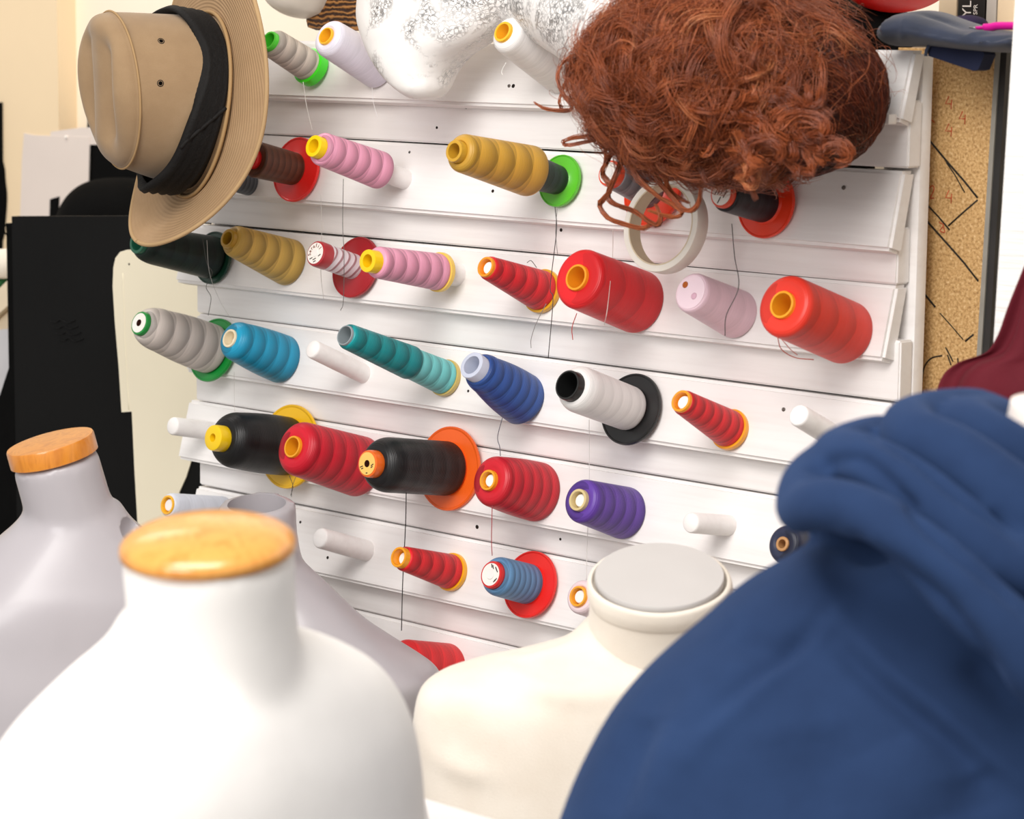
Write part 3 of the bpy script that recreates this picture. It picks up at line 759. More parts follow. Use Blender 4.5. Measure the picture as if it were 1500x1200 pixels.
def px_loft(rows, n=40):
    """rows: picture y, left x, right x, plane y, half depth"""
    R = []
    for py, xl, xr, yy_, dd in interp(rows, n):
        a_, b_ = on_y(xl, py, yy_), on_y(xr, py, yy_); R.append(((a_+b_)/2, (b_-a_)/2, Vector((0, dd, 0)), 2.2))
    return loft(R, 40)
wedge = px_loft([(-95, 590, 690, -.06, .03), (-60, 556, 760, -.06, .05), (-20, 538, 775, -.07, .055), (20, 535, 750, -.075, .055), (45, 541, 728, -.08, .054), (65, 548, 703, -.085, .05), (85, 558, 672, -.09, .046), (113, 577, 652, -.095, .04), (132, 595, 645, -.10, .032), (146, 611, 636, -.10, .018)])
neck_ = tube(cat([on_y(690, 0, -.06), on_y(740, -15, -.05), on_y(800, -5, -.05), on_y(850, 15, -.08), on_y(930, 50, -.11), on_y(1000, 80, -.14)], 50), [float(q) for q in np.interp(np.linspace(0, 5, 51), range(6), [.05, .044, .05, .055, .065, .05])], 36)
lobe = ellipsoid(on_y(822, 0, -.07), .058, .05, .05, 28)
hd_ = fuse([wedge, neck_, lobe], .005, 6)
for v in hd_.vertices: v.co -= bust.location
mk('plaster_bust', hd_, pl.m, bust)
# second pale form at the top edge
pb = thing('plaster_form', 'pale beige glossy rounded form at the top beside the hat brim', 'head form', on_y(432, 0, .12))
gl = plain('beige_gloss_plaster', 'd9d0c4', .35, .5, .06, 20, coat=.2)
vv_ = tube(cat([on_y(470, -90, .12), on_y(452, -45, .12), on_y(436, -8, .12), on_y(428, 22, .12)], 24), [(.052-.0*i, .05) if i < 14 else (.05*math.sqrt(max(.02, 1-((i-14)/10.2)**2)),)*2 for i in range(25)], 32)
mk('rounded_base', rel(vv_, pb.location), gl, pb)

# brown basket behind
bk = NT('brown_wicker'); v4 = bk.coords(); w4 = bk.n('ShaderNodeTexWave', wave_type='BANDS', bands_direction='Z'); w4.inputs['Scale'].default_value = 48; w4.inputs['Distortion'].default_value = 5; w4.inputs['Detail Scale'].default_value = 1.5
bk.l(v4, w4.inputs[0]); bk.l(bk.ramp(w4.outputs['Fac'], [(.2, lin('3a2010')), (.6, lin('8a5a2c')), (.9, lin('b07a40'))]), bk.b.inputs['Base Color']); bk.b.inputs['Roughness'].default_value = .6
bk.bump(w4.outputs['Fac'], .8, .004)
b0 = on_y(520, 45, .2)
bs = thing('wicker_basket', 'dark brown wicker basket behind the lavender-white cone', 'basket', b0)
bw = m(45, b0)
V_, F_ = box(bw*2.4, .16, .2, (bw*.9, 0, .1), .012)
mk('basket_body', (V_, F_), bk.m, bs)
mk('rim', tube([(x, y, .2) for x, y in ((-bw*.3, -.08), (bw*2.1, -.08), (bw*2.1, .08), (-bw*.3, .08), (-bw*.3, -.08))], .01, 8), bk.m, bs)

# ------------------------------------------------------------------ red wig
def hair_mesh(strands, rads, tones, sides=3):
    """many tapering strands as one mesh; strands (N,P,3)"""
    N, P, _ = strands.shape
    T = np.gradient(strands, axis=1); T /= np.linalg.norm(T, axis=2, keepdims=True)+1e-9
    ref = np.tile(np.array([.31, .52, .79]), (N, P, 1)); A = np.cross(T, ref); A /= np.linalg.norm(A, axis=2, keepdims=True)+1e-9
    B = np.cross(T, A)
    tap = np.concatenate([np.ones(P-4), np.linspace(1, .25, 4)])
    R = (rads[:, None]*tap[None, :])[:, :, None]
    V = np.stack([strands + R*(A*math.cos(2*PI*k/sides)+B*math.sin(2*PI*k/sides)) for k in range(sides)], 2)
    idx = np.arange(N*P*sides).reshape(N, P, sides)
    q = []
    for k in range(sides):
        l = (k+1) % sides
        q.append(np.stack([idx[:, :-1, k], idx[:, :-1, l], idx[:, 1:, l], idx[:, 1:, k]], -1).reshape(-1, 4))
    Q = np.concatenate(q)
    me = bpy.data.meshes.new('hair'); V = V.reshape(-1, 3)
    me.vertices.add(len(V)); me.vertices.foreach_set('co', V.ravel().astype(np.float32))
    me.loops.add(Q.size); me.loops.foreach_set('vertex_index', Q.ravel().astype(np.int32))
    me.polygons.add(len(Q)); me.polygons.foreach_set('loop_start', np.arange(0, Q.size, 4, dtype=np.int32))
    me.polygons.foreach_set('use_smooth', np.ones(len(Q), bool))
    at_ = me.attributes.new('tone', 'FLOAT', 'POINT')
    at_.data.foreach_set('value', np.repeat(np.array(tones), P*sides).astype(np.float32))
    me.update(calc_edges=True); me.validate(); return me
hm_ = NT('auburn_hair'); an = hm_.n('ShaderNodeAttribute', attribute_name='tone')
hn = hm_.noise(hm_.coords(), 16, 2)
hm_.l(hm_.ramp(hm_.math('ADD', hm_.math('MULTIPLY', an.outputs['Fac'], .6), hm_.math('MULTIPLY', hn, .4)), [(.08, lin('3c160a')), (.4, lin('86401f')), (.68, lin('b26036')), (.92, lin('e09e6c'))]), hm_.b.inputs['Base Color'])
hm_.b.inputs['Roughness'].default_value = .38; hm_.b.inputs['Specular IOR Level'].default_value = .55
hair_m = hm_.m
hm2 = NT('dark_auburn_hair'); an = hm2.n('ShaderNodeAttribute', attribute_name='tone')
hm2.l(hm2.ramp(an.outputs['Fac'], [(.05, lin('2a0f08')), (.5, lin('4c1d10')), (.9, lin('74341c'))]), hm2.b.inputs['Base Color']); hm2.b.inputs['Roughness'].default_value = .35
sc = depth(WC)/F; UPZ = Vector((0, 0, 1))
RXw, RZw, RYw = 204*sc, 133*sc, .112
ex, ez, ey = np.array(HR), np.array((0, 0, 1.)), -np.array(HF)       # right, up, towards the viewer
wig = thing('curly_wig', 'messy curly auburn wig lying over the top of the rack', 'wig', WC)
mk('wig_cap', ellipsoid((0, 0, 0), RXw*.86, RYw*.86, RZw*.86, 40, Matrix((HR, -HF, (0, 0, 1))).transposed()), plain('wig_cap_dark', '3d180b', .8, .2, .2, 40), wig)
CC2 = np.array((75*sc, -25*sc, .0)); RAD2 = np.array((147*sc, 122*sc, .098))
mk('wig_cap', ellipsoid(tuple(HR*CC2[0]+UPZ*CC2[1]), RAD2[0]*.95, RAD2[2]*.95, RAD2[1]*.95, 40, Matrix((HR, -HF, (0, 0, 1))).transposed()), plain('wig_cap_dark', '3d180b', .8, .2, .2, 40), wig)
def nvec(p, s, o=0):
    return np.array(noise.noise_vector(Vector(p*s)+Vector((o, o*1.7, -o))))
def to_w(L): return L[..., 0:1]*ex + L[..., 1:2]*ez + L[..., 2:3]*ey
RAD = np.array((RXw, RZw, RYw))
def shell(p): return np.linalg.norm(p/RAD)
def lock(p, d0, steps, step, curl, turns, curv, grav, out, o):
    pts = [p.copy()]; d = d0/np.linalg.norm(d0)
    for i in range(steps):
        n = (p/RAD**2); n /= np.linalg.norm(n)
        d = d + curv*nvec(p, 14, o) + grav*np.array((0, -1, 0.))
        s = shell(p)
        d = d - n*(d@n)*.6 + n*(out-s)*1.2
        d /= np.linalg.norm(d); p = p + d*step; pts.append(p.copy())
    P = np.array(pts); t = np.linspace(0, 1, len(P))
    T = np.gradient(P, axis=0); T /= np.linalg.norm(T, axis=1, keepdims=True)
    A = np.cross(T, np.array((.2, .3, .9))); A /= np.linalg.norm(A, axis=1, keepdims=True)+1e-9; B = np.cross(T, A)
    ph = rng.random()*6.3 + t*turns*2*PI; am = curl*np.minimum(1, t*2)
    P = P + A*(am*np.cos(ph))[:, None] + B*(am*np.sin(ph))[:, None]
    return P, A, B
allS, allR, allT = [], [], []
def spread(P, A, B, k, w0, w1, rad):
    tone = rng.random()
    t = np.linspace(0, 1, len(P))
    for _ in range(k):
        u, v = rng.normal(0, 1, 2); w = w0+(w1-w0)*t
        wob = .0012*np.stack([np.sin(t*9+rng.random()*6), np.cos(t*11+rng.random()*6), np.sin(t*7+rng.random()*6)], 1)
        allS.append(P + A*(u*w)[:, None] + B*(v*w)[:, None] + wob); allR.append(rad*(.7+.6*rng.random())); allT.append(.65*tone+.35*rng.random())
NP = 22
for i in range(900):
    v = rng.normal(0, 1, 3); v[2] = abs(v[2])*.9-.25; v /= np.linalg.norm(v)
    if v[0] > .32: continue
    p = v*RAD*(.86+.12*rng.random())
    n = p/RAD**2; n /= np.linalg.norm(n)
    d0 = np.array((-.7, -.35, .1)) + rng.normal(0, .8, 3); d0 -= n*(d0@n)
    P, A, B = lock(p, d0, NP-1, .0045+.0035*rng.random(), rng.choice([.003, .006, .009, .013]), rng.uniform(.8, 2.2), .5, .08, .96+.18*rng.random(), rng.random()*40)
    spread(P, A, B, 20, .0012, .0048, .00030)
# frizz
for i in range(6500):
    v = rng.normal(0, 1, 3); v[2] = abs(v[2])-.3; v /= np.linalg.norm(v)
    if v[0] > .5 and rng.random() < .93: continue
    if rng.random() < .4: v = np.array((-.85+.3*rng.random(), rng.uniform(-.5, .7), rng.uniform(-.1, .7))); v /= np.linalg.norm(v)
    p = v*RAD*(.95+.08*rng.random()); d0 = rng.normal(0, 1, 3)
    P, A, B = lock(p, d0, NP-1, .003+.003*rng.random(), .005*rng.random(), rng.uniform(.5, 3), .7, .03, 1.04+.2*rng.random(), rng.random()*90)
    spread(P, A, B, 1, .001, .002, .00019)
# loose curls that hang clear of the mass (seen at the left and below)
def LP(px, py, y): 
    q = on_y(px, py, y)-WC; return np.array((q.dot(HR), q.z, -q.dot(HF)))
def curl(pts, k, w, rad=.0005):
    P = np.array([tuple(v) for v in cat([Vector(LP(*p)) for p in pts], NP-1)])
    T = np.gradient(P, axis=0); T /= np.linalg.norm(T, axis=1, keepdims=True)
    A = np.cross(T, np.array((.2, .3, .9))); A /= np.linalg.norm(A, axis=1, keepdims=True)+1e-9; B = np.cross(T, A)
    spread(P, A, B, k, w, w*.6, rad)
curl([(880, 78, -.2), (850, 78, -.2), (825, 92, -.21), (817, 115, -.22), (826, 140, -.22), (838, 155, -.22), (828, 162, -.21), (800, 160, -.2), (783, 150, -.2)], 16, .0006)
curl([(850, 108, -.2), (828, 122, -.21), (820, 150, -.21), (826, 162, -.2)], 8, .0005)
curl([(900, 190, -.2), (878, 200, -.21), (850, 200, -.22), (826, 207, -.22), (830, 213, -.22), (858, 208, -.21), (882, 205, -.2), (888, 225, -.2), (885, 245, -.2)], 14, .0006)
curl([(905, 200, -.2), (890, 235, -.22), (882, 255, -.22), (895, 275, -.22), (885, 290, -.22), (878, 300, -.22), (890, 318, -.22), (915, 328, -.22), (940, 335, -.22), (952, 330, -.22)], 34, .0011)
curl([(915, 215, -.2), (905, 250, -.22), (890, 285, -.22), (900, 300, -.22), (930, 310, -.22), (960, 330, -.22), (968, 318, -.22), (960, 300, -.22)], 30, .0011)
curl([(960, 200, -.2), (955, 240, -.22), (965, 265, -.22), (985, 290, -.22), (1005, 308, -.22), (1022, 300, -.22), (1027, 275, -.22)], 28, .0011)
curl([(930, 205, -.2), (925, 235, -.22), (935, 262, -.22), (960, 285, -.22), (985, 300, -.22), (1000, 312, -.22), (985, 318, -.22), (950, 308, -.22)], 26, .001)
curl([(1000, 210, -.2), (985, 240, -.22), (975, 262, -.22), (985, 285, -.21), (1010, 298, -.2)], 26, .001)
curl([(1060, 205, -.22), (1075, 230, -.23), (1090, 255, -.23), (1100, 275, -.23), (1108, 293, -.23)], 30, .0016)
curl([(1075, 190, -.23), (1095, 225, -.24), (1108, 250, -.24), (1100, 275, -.24), (1085, 262, -.24)], 36, .0018)
curl([(1010, 215, -.22), (1022, 235, -.23), (1030, 255, -.23), (1036, 270, -.23)], 24, .0014)
# bigger rolled curls at the lower right
for cx_, cy_, rr_, y_, n_ in ((1176, 182, 33, -.255, 3), (1120, 222, 19, -.27, 2), (1222, 222, 17, -.245, 2)):
    for j in range(n_):
        a0 = 1.2+rng.random()*2.5; r0 = rr_*(1.05-.2*j)
        curl([(cx_+r0*1.25*math.cos(a0+a)*(1+.1*math.sin(a*2+j)), cy_+r0*.8*math.sin(a0+a)+4*j, y_+.004*a) for a in np.linspace(0, 3.6+1.5*rng.random(), 9)], 40, .0034, .00034)
for i in range(34):
    x0, y0 = rng.uniform(1060, 1175), rng.uniform(130, 215)
    P_ = [(x0, y0, -.25)]
    ang_ = rng.uniform(.6, 2.2)
    for k in range(6):
        ang_ += rng.uniform(-1.0, 1.0); x0 = min(x0+15*math.cos(ang_), 1205); y0 = min(y0+15*math.sin(ang_), 268-abs(x0-1130)*.16); P_.append((x0, y0, -.25+.01*rng.random()))
    curl(P_, 26, .0030, .00032)
S_ = to_w(np.array(allS)); R_ = np.array(allR)
mk('curls', hair_mesh(S_, R_, allT), hair_m, wig, kind='stuff')
# smooth combed crown at the right end
allS, allR, allT = [], [], []
RAD_keep = RAD; RAD = RAD2
for i in range(9000):
    v = rng.normal(0, 1, 3); v[0] = abs(v[0])*1.2+.2; v[2] = abs(v[2])*.9-.1; v /= np.linalg.norm(v)
    if v[0] < .22: continue
    p = v*RAD2*(1.0+.03*rng.random()); n = p/RAD2**2; n /= np.linalg.norm(n)
    d0 = np.array((.75, -.55, .0)) + rng.normal(0, .10, 3); d0 -= n*(d0@n)
    if np.linalg.norm(d0) < .15: continue
    st_ = math.sin(math.atan2(v[1], v[2])*26+v[0]*5)+.6*math.sin(math.atan2(v[1], v[2])*61)
    P, A, B = lock(p, d0, NP-1, .0022+.001*rng.random(), .0, 0, .03, .02, 1.0+.02*rng.random()+.014*st_, 3)
    spread(P, A, B, 1, .0002, .0008, .00045); allS[-1] = allS[-1]+CC2; allT[-1] = min(1, max(0, .45+.28*st_+.15*rng.normal()))
RAD = RAD_keep
mk('combed_crown', hair_mesh(to_w(np.array(allS)), np.array(allR), allT), hm2.m, wig, kind='stuff', label='smooth dark auburn hair')
# ------------------------------------------------------------------ mannequins and dress forms
def frame_at(px, py, Z, yaw, tilt_cam=0, roll=0):
    """neck-top frame: yaw turns the shoulders (0 = square to the view, + = right shoulder further away)"""
    p = at(px, py, Z); a = math.radians(yaw)
    x = HR*math.cos(a) + HF*math.sin(a); y = -HR*math.sin(a) + HF*math.cos(a)
    return p, x, y
def rings_in(p, x, y, rows, n):
    """rows: z, half width, half depth, shift x, shift y, exponent"""
    out = []
    for z, hw_, hd_, sx, sy, e in interp(rows, n):
        out.append((p + Vector((0, 0, z)) + x*sx + y*sy, x*hw_, y*hd_, e))
    return out
def neck_vf(p, axis_rows, n=40):
    """axis_rows: (centre Vector, normal Vector, rx) circles along a leaning neck"""
    V = []; Fc = []; k = 56
    for c, nn, r_, rb_ in axis_rows:
        nn = nn.normalized(); x = nn.cross(HF).normalized(); y = nn.cross(x)
        for i in range(k):
            a = 2*PI*i/k; V.append(c + x*(r_*math.cos(a)) + y*(rb_*math.sin(a)))
    for i in range(len(axis_rows)-1):
        for j in range(k):
            l = (j+1) % k; Fc.append((i*k+j, i*k+l, (i+1)*k+l, (i+1)*k+j))
    Fc.append(tuple(range(k))[::-1]); Fc.append(tuple((len(axis_rows)-1)*k+j for j in range(k)))
    return V, Fc
def stand(root, p, zb, mat):
    """pole and round foot under the torso"""
    o = root.location
    mk('stand_pole', rel(tube([Vector((p.x, p.y, zb+.03)), Vector((p.x, p.y, .02))], .014, 16), o), mat, root)
    mk('stand_foot', rel(xf(lathe([(.16, .001), (.165, .008), (.15, .018), (.03, .03), (1e-5, .03)], 40), Matrix.Translation((p.x, p.y, 0))), o), mat, root)
steel = plain('stand_metal', '8d8d8d', .35, .5, .05, 60, metallic=.8)
UP = Vector((0, 0, 1))
def torso_rows(r0, zt, drop, sh, d0, d1, low, sy=0, e=2.3):
    """rows from the neck root down over the shoulder to the hip"""
    R = [(zt+.02, r0*.9, r0*.85, 0, sy, 2)]
    for t in (0.0, .2, .45, .7, .88):
        R.append((zt-drop*t, r0*1.15+(sh-.02-r0*1.15)*t, d0+(d1-d0)*t, 0, sy*(1-t), 2+(e-2)*t))
    R.append((zt-drop-.012, sh-.006, d1*1.0, 0, 0, e)); R.append((zt-drop-.045, sh, d1*1.05, 0, 0, e))
    for z, w_, d_ in low: R.append((zt-drop-z, sh*w_, d1*d_, 0, 0, e-.1))
    return R

# --- white form in front (out of focus), turned so the right shoulder recedes
p, x, y = frame_at(305, 806, 1.70, 50)
ax = (UP - HF*.13 + HR*-.04).normalized()
root = thing('dress_form', 'white dress form with domed orange wooden neck cap in the left foreground', 'dress form', Vector((p.x, p.y, 0)))
white_jersey = plain('white_jersey', 'f2efeb', .8, .2, .02, 30, .12, 900, sheen=.2)
rn = .0575
pc = p - ax*.10
nk = neck_vf(p, [(p + (pc-p)*t - Vector((0, 0, .0)) + x*.0, ax, rn*(1-.03*math.sin(PI*min(1, t*1.2))+.05*max(0, t-.7)), rn*(1-.03*math.sin(PI*min(1, t*1.2))+.08*max(0, t-.7))) for t in np.linspace(0, 1.4, 16)])
RW = [(.01, .05, .05, 0, 0, 2), (-.012, .066, .06, 0, 0, 2), (-.022, .095, .067, 0, 0, 2.1), (-.034, .122, .075, 0, 0, 2.1), (-.05, .148, .083, 0, 0, 2.2), (-.07, .167, .09, 0, 0, 2.2), (-.10, .182, .098, 0, 0, 2.2), (-.14, .188, .104, 0, 0, 2.2), (-.2, .185, .112, 0, 0, 2.2), (-.3, .17, .112, 0, 0, 2.1), (-.44, .14, .095, 0, 0, 2.1), (-.58, .16, .1, 0, 0, 2.1), (-.72, .18, .11, 0, 0, 2.1)]
RW = [(a, b, c, -.022, 0, e) for a, b, c, d, f, e in RW]
tr_ = loft(rings_in(pc+UP*.047+HF*.034, x, y, RW, 70))
tr_ = ([v + UP*(.13*min(0, (v-pc).dot(x)+.02)) for v in tr_[0]], tr_[1])
me = fuse([nk, tr_], .006, 12)
for v in me.vertices: v.co -= root.location
mk('torso', me, white_jersey, root)
capw = wood_mat('c9802f', 'da9a4a', 1.0, .28, .5)
xx = ax.cross(HF).normalized(); yy = ax.cross(xx)
CM_ = Matrix(((xx.x, yy.x, ax.x, 0), (xx.y, yy.y, ax.y, 0), (xx.z, yy.z, ax.z, 0), (0, 0, 0, 1)))
def capdome(p, r_, h, skirt, th=0):
    pr = [(r_*.9, -.004), (r_, 0), (r_, skirt)]
    for i in range(1, 13):
        a = PI/2*i/12; pr.append((max(1e-5, r_*math.cos(a)), skirt+h*math.sin(a)))
    return pr
mk('neck_cap', rel(xf(lathe(capdome(p, rn*1.01, .017, .003), 56), Matrix.Translation(p) @ CM_), root.location), capw, root)
stand(root, p, p.z-.85, steel)

# --- grey mannequin at the left with a flat wooden neck cap, leaning
p, x, y = frame_at(80, 672, 2.70, 14)
ax = (UP*1.0 - HR*.235 - HF*.10).normalized()
grey = plain('grey_lacquer', 'b3aeb2', .36, .5, .03, 14, .04, 30, coat=.15)
root = thing('mannequin', 'grey glossy mannequin with flat wooden neck cap at the left edge', 'mannequin', Vector((p.x, p.y, 0)))
rn = m(63, p)
pc = p - ax*.075
pe = pc + HR*.008 - UP*.06
sp_ = cat([p, pc, pe], 15)
nk = neck_vf(p, [(c_, (ax*(1-t)+UP*t), rn*(1+.16*t*t), rn*(1+.2*t*t)) for t, c_ in zip(np.linspace(0, 1, 16), sp_)])
tr_ = loft(rings_in(pc+UP*.005+HF*.01, x, y, torso_rows(.052, .0, .085, .178, .058, .09, [(.10, .98, 1.15), (.2, .92, 1.2), (.34, .74, .95), (.48, .85, 1.0), (.6, .9, 1.1)]), 60))
me = fuse([nk, tr_], .005, 10)
bv = BVHTree.FromPolygons([v.co for v in me.vertices], [tuple(q.vertices) for q in me.polygons])
cutc = bv.ray_cast(CAM, ray(186, 776).normalized())[0]
cut_ = ellipsoid(cutc+HF*.006+HR*.004, m(17, cutc), .022, m(23, cutc), 28, Matrix((HR, HF, UP)).transposed())
bpy.data.meshes.remove(me)
me = fuse([nk, tr_], .005, 10, cut=cut_)
for v in me.vertices: v.co -= root.location
mk('torso', me, grey, root)
xx = ax.cross(HF).normalized(); yy = ax.cross(xx)
CM_ = Matrix(((xx.x, yy.x, ax.x, 0), (xx.y, yy.y, ax.y, 0), (xx.z, yy.z, ax.z, 0), (0, 0, 0, 1)))
capf = wood_mat('b8691c', 'd98a2e', 1.0, .3, .5)
ch = m(27, p)
mk('neck_cap', rel(xf(lathe([(rn*1.0, 0), (rn*1.035, .001), (rn*1.035, ch-.002), (rn*1.015, ch), (rn*.9, ch+.0005), (1e-5, ch+.0005)], 56), Matrix.Translation(p) @ CM_), root.location), capf, root, angle=40)
stand(root, pc, p.z-.85, steel)

# --- second grey mannequin, open hollow neck, behind the white form
p, x, y = frame_at(376, 738, 2.95, -24)
root = thing('mannequin', 'grey mannequin with open hollow neck behind the white dress form', 'mannequin', Vector((p.x, p.y, 0)))
rn = m(57, p)
ax = (UP - HF*.16 - HR*.03).normalized()
pc = p - ax*.07
nk = neck_vf(p, [(p-ax*(.12*t), ax, rn*(1+.5*max(0, t-.25)**1.5), rn*(1+.3*max(0, t-.3)**1.5)) for t in np.linspace(0, 1, 16)])
R = [(.0, .05, .048, 0, 0, 2), (-.02, .078, .056, 0, 0, 2.1), (-.06, .13, .066, 0, 0, 2.3), (-.080, .165, .072, 0, 0, 2.6), (-.098, .198, .076, 0, 0, 3), (-.108, .213, .078, 0, 0, 3.2), (-.118, .220, .08, 0, 0, 3.2), (-.14, .215, .085, 0, 0, 3), (-.20, .192, .09, 0, 0, 2.8), (-.3, .172, .11, 0, 0, 2.5), (-.45, .15, .1, 0, 0, 2.3), (-.6, .16, .105, 0, 0, 2.3), (-.75, .17, .11, 0, 0, 2.3)]
tr_ = loft(rings_in(pc, x, y, R, 70))
xx = ax.cross(HF).normalized(); yy = ax.cross(xx)
CM_ = Matrix(((xx.x, yy.x, ax.x, 0), (xx.y, yy.y, ax.y, 0), (xx.z, yy.z, ax.z, 0), (0, 0, 0, 1)))
me = fuse([nk, tr_], .005, 8, cut=xf(lathe([(rn*.70, -.09), (rn*.74, -.02), (rn*.77, .03)], 48), Matrix.Translation(p) @ CM_))
for v in me.vertices: v.co -= root.location
mk('torso', me, grey, root, angle=40)
stand(root, p, p.z-.8, steel)

# --- cream jersey dress form with a grey neck plate
p, x, y = frame_at(966, 850, 2.36, 2)
root = thing('dress_form', 'cream jersey dress form with rolled collar and flat grey neck plate', 'dress form', Vector((p.x, p.y, 0)))
cream = NT('cream_jersey'); v5 = cream.coords()
cream.l(cream.ramp(cream.noise(v5, 18, 4), [(.3, lin('e7dccd')), (.7, lin('efe6d9'))]), cream.b.inputs['Base Color']); cream.b.inputs['Roughness'].default_value = .85
cream.b.inputs['Sheen Weight'].default_value = .3; cream.b.inputs['Specular IOR Level'].default_value = .2
cream.bump(cream.math('ADD', cream.noise(cream.coords((1, 1, 3)), 500, 2), cream.noise(v5, 25, 3)), .3, .0015)
cream = cream.m
ax = (UP - HF*.33 - HR*.03).normalized()
r1 = m(99, p)
pc = p - UP*.048 + HF*.03
xx = ax.cross(HF).normalized(); yy = ax.cross(xx)
CM_ = Matrix(((xx.x, yy.x, ax.x, 0), (xx.y, yy.y, ax.y, 0), (xx.z, yy.z, ax.z, 0), (0, 0, 0, 1)))
R = [(.01, .06, .055, 0, 0, 2), (-.015, .085, .064, 0, 0, 2.1), (-.028, .125, .072, 0, 0, 2.2), (-.040, .172, .08, 0, 0, 2.4), (-.050, .202, .086, 0, 0, 2.6), (-.066, .220, .09, 0, 0, 2.6), (-.10, .225, .096, 0, 0, 2.5), (-.14, .222, .102, 0, 0, 2.4), (-.2, .216, .11, 0, 0, 2.3), (-.3, .2, .115, 0, 0, 2.2), (-.42, .15, .1, 0, 0, 2.2), (-.55, .16, .11, 0, 0, 2.2), (-.7, .19, .125, 0, 0, 2.2)]
tr_ = loft(rings_in(pc, x, y, R, 70))
nk = neck_vf(p, [(p-ax*(.13*t), ax, r1*(1+.03*t), r1*(.98+.05*t)) for t in np.linspace(0.02, 1, 14)])
def fold(pts, r_):
    """a soft drape in the cloth: a ridge just proud of the surface"""
    P = [at(*q) for q in pts]; return tube(cat(P, 30), [max(.002, r_*math.sin(PI*i/30)) for i in range(31)], 14)
me = fuse([tr_, nk], .005, 10)
bv = BVHTree.FromPolygons([v.co for v in me.vertices], [tuple(q.vertices) for q in me.polygons])
def soft_folds(me, lines):
    """raise or sink the cloth along lines drawn on its surface: (points in picture, width m, height m)"""
    bv = BVHTree.FromPolygons([v.co for v in me.vertices], [tuple(q.vertices) for q in me.polygons])
    L = []
    for pts, w_, h_ in lines:
        Q = []
        for q in cat([Vector((a, b, 0)) for a, b in pts], 14*(len(pts)-1)):
            h = bv.ray_cast(CAM, ray(q.x, q.y).normalized())
            if h[0] is not None: Q.append(h[0])
        if len(Q) > 2: L.append((np.array([tuple(q) for q in Q]), w_, h_))
    co_ = np.array([tuple(v.co) for v in me.vertices]); no_ = np.array([tuple(v.normal) for v in me.vertices]); off = np.zeros(len(co_))
    for Q, w_, h_ in L:
        D = np.full(len(co_), 9.0); K = np.zeros(len(co_), int)
        for j, q in enumerate(Q):
            d = np.linalg.norm(co_-q, axis=1); s = d < D; D[s] = d[s]; K[s] = j
        t = K/(len(Q)-1); off += h_*np.exp(-(D/w_)**2)*np.sqrt(np.clip(np.sin(PI*np.clip(t, .04, .96)), 0, 1))
    for v, o_, n_ in zip(me.vertices, off, no_): v.co = Vector(np.array(v.co)+n_*o_)
    me.update()
soft_folds(me, [([(655, 962), (720, 968), (770, 1000), (850, 1018), (930, 1008), (1000, 990)], .012, .0035), ([(700, 945), (760, 965), (850, 940)], .010, .003), ([(640, 1110), (680, 1128), (720, 1140)], .012, .004), ([(690, 975), (740, 1012), (830, 1040)], .014, -.003), ([(860, 1050), (900, 1060), (940, 1058)], .012, .002)])
for v in me.vertices: v.co -= root.location
mk('torso_cover', me, cream, root)
# stretched collar with a rolled upper edge and a seam at its foot
def cmod(a, z): return 1+.012*math.sin(2*a+1.2)+.006*math.sin(5*a+z*80)
col_pr = [(r1*.97, -.004), (r1*1.0, .002), (r1*1.05, .0), (r1*1.07, -.008), (r1*1.05, -.016), (r1*1.025, -.020), (r1*1.03, -.03), (r1*1.06, -.055), (r1*1.12, -.078), (r1*1.16, -.088), (r1*1.13, -.096), (r1*1.0, -.1)]
cp2 = [(a, b) for a, b in interp(col_pr, 60)]
mk('collar', rel(xf(lathe(cp2, 72, cmod), Matrix.Translation(p) @ CM_), root.location), cream, root)
plate = plain('grey_plate', 'c6c2bf', .5, .4, .02, 20)
rp_ = m(95, p)
mk('neck_plate', rel(xf(lathe([(rp_*.98, -.002), (rp_, .0), (rp_, .0045), (rp_*.985, .006), (1e-5, .006)], 64), Matrix.Translation(p) @ CM_), root.location), plate, root, angle=40)
stand(root, p, p.z-.8, steel)

# --- mannequin under the hoodie, only its pale neck shows at the right edge
pm, x, y = frame_at(1592, 588, 1.74, -18)
root = thing('mannequin', 'pale white neck of the mannequin wearing the hoodie at the right edge', 'mannequin', Vector((pm.x, pm.y, 0)))
pale = plain('pale_plaster', 'f0e6de', .55, .4, .02, 12)
nk = loft(rings_in(pm, x, y, [(0.0, .05, .054, 0, 0, 2), (-.02, .054, .058, 0, 0, 2), (-.05, .066, .066, 0, 0, 2), (-.08, .085, .07, 0, 0, 2), (-.13, .12, .075, 0, 0, 2), (-.3, .13, .085, 0, 0, 2), (-.6, .12, .085, 0, 0, 2)], 40))
mk('torso', rel(nk, root.location), pale, root)
stand(root, pm, pm.z-.55, steel)

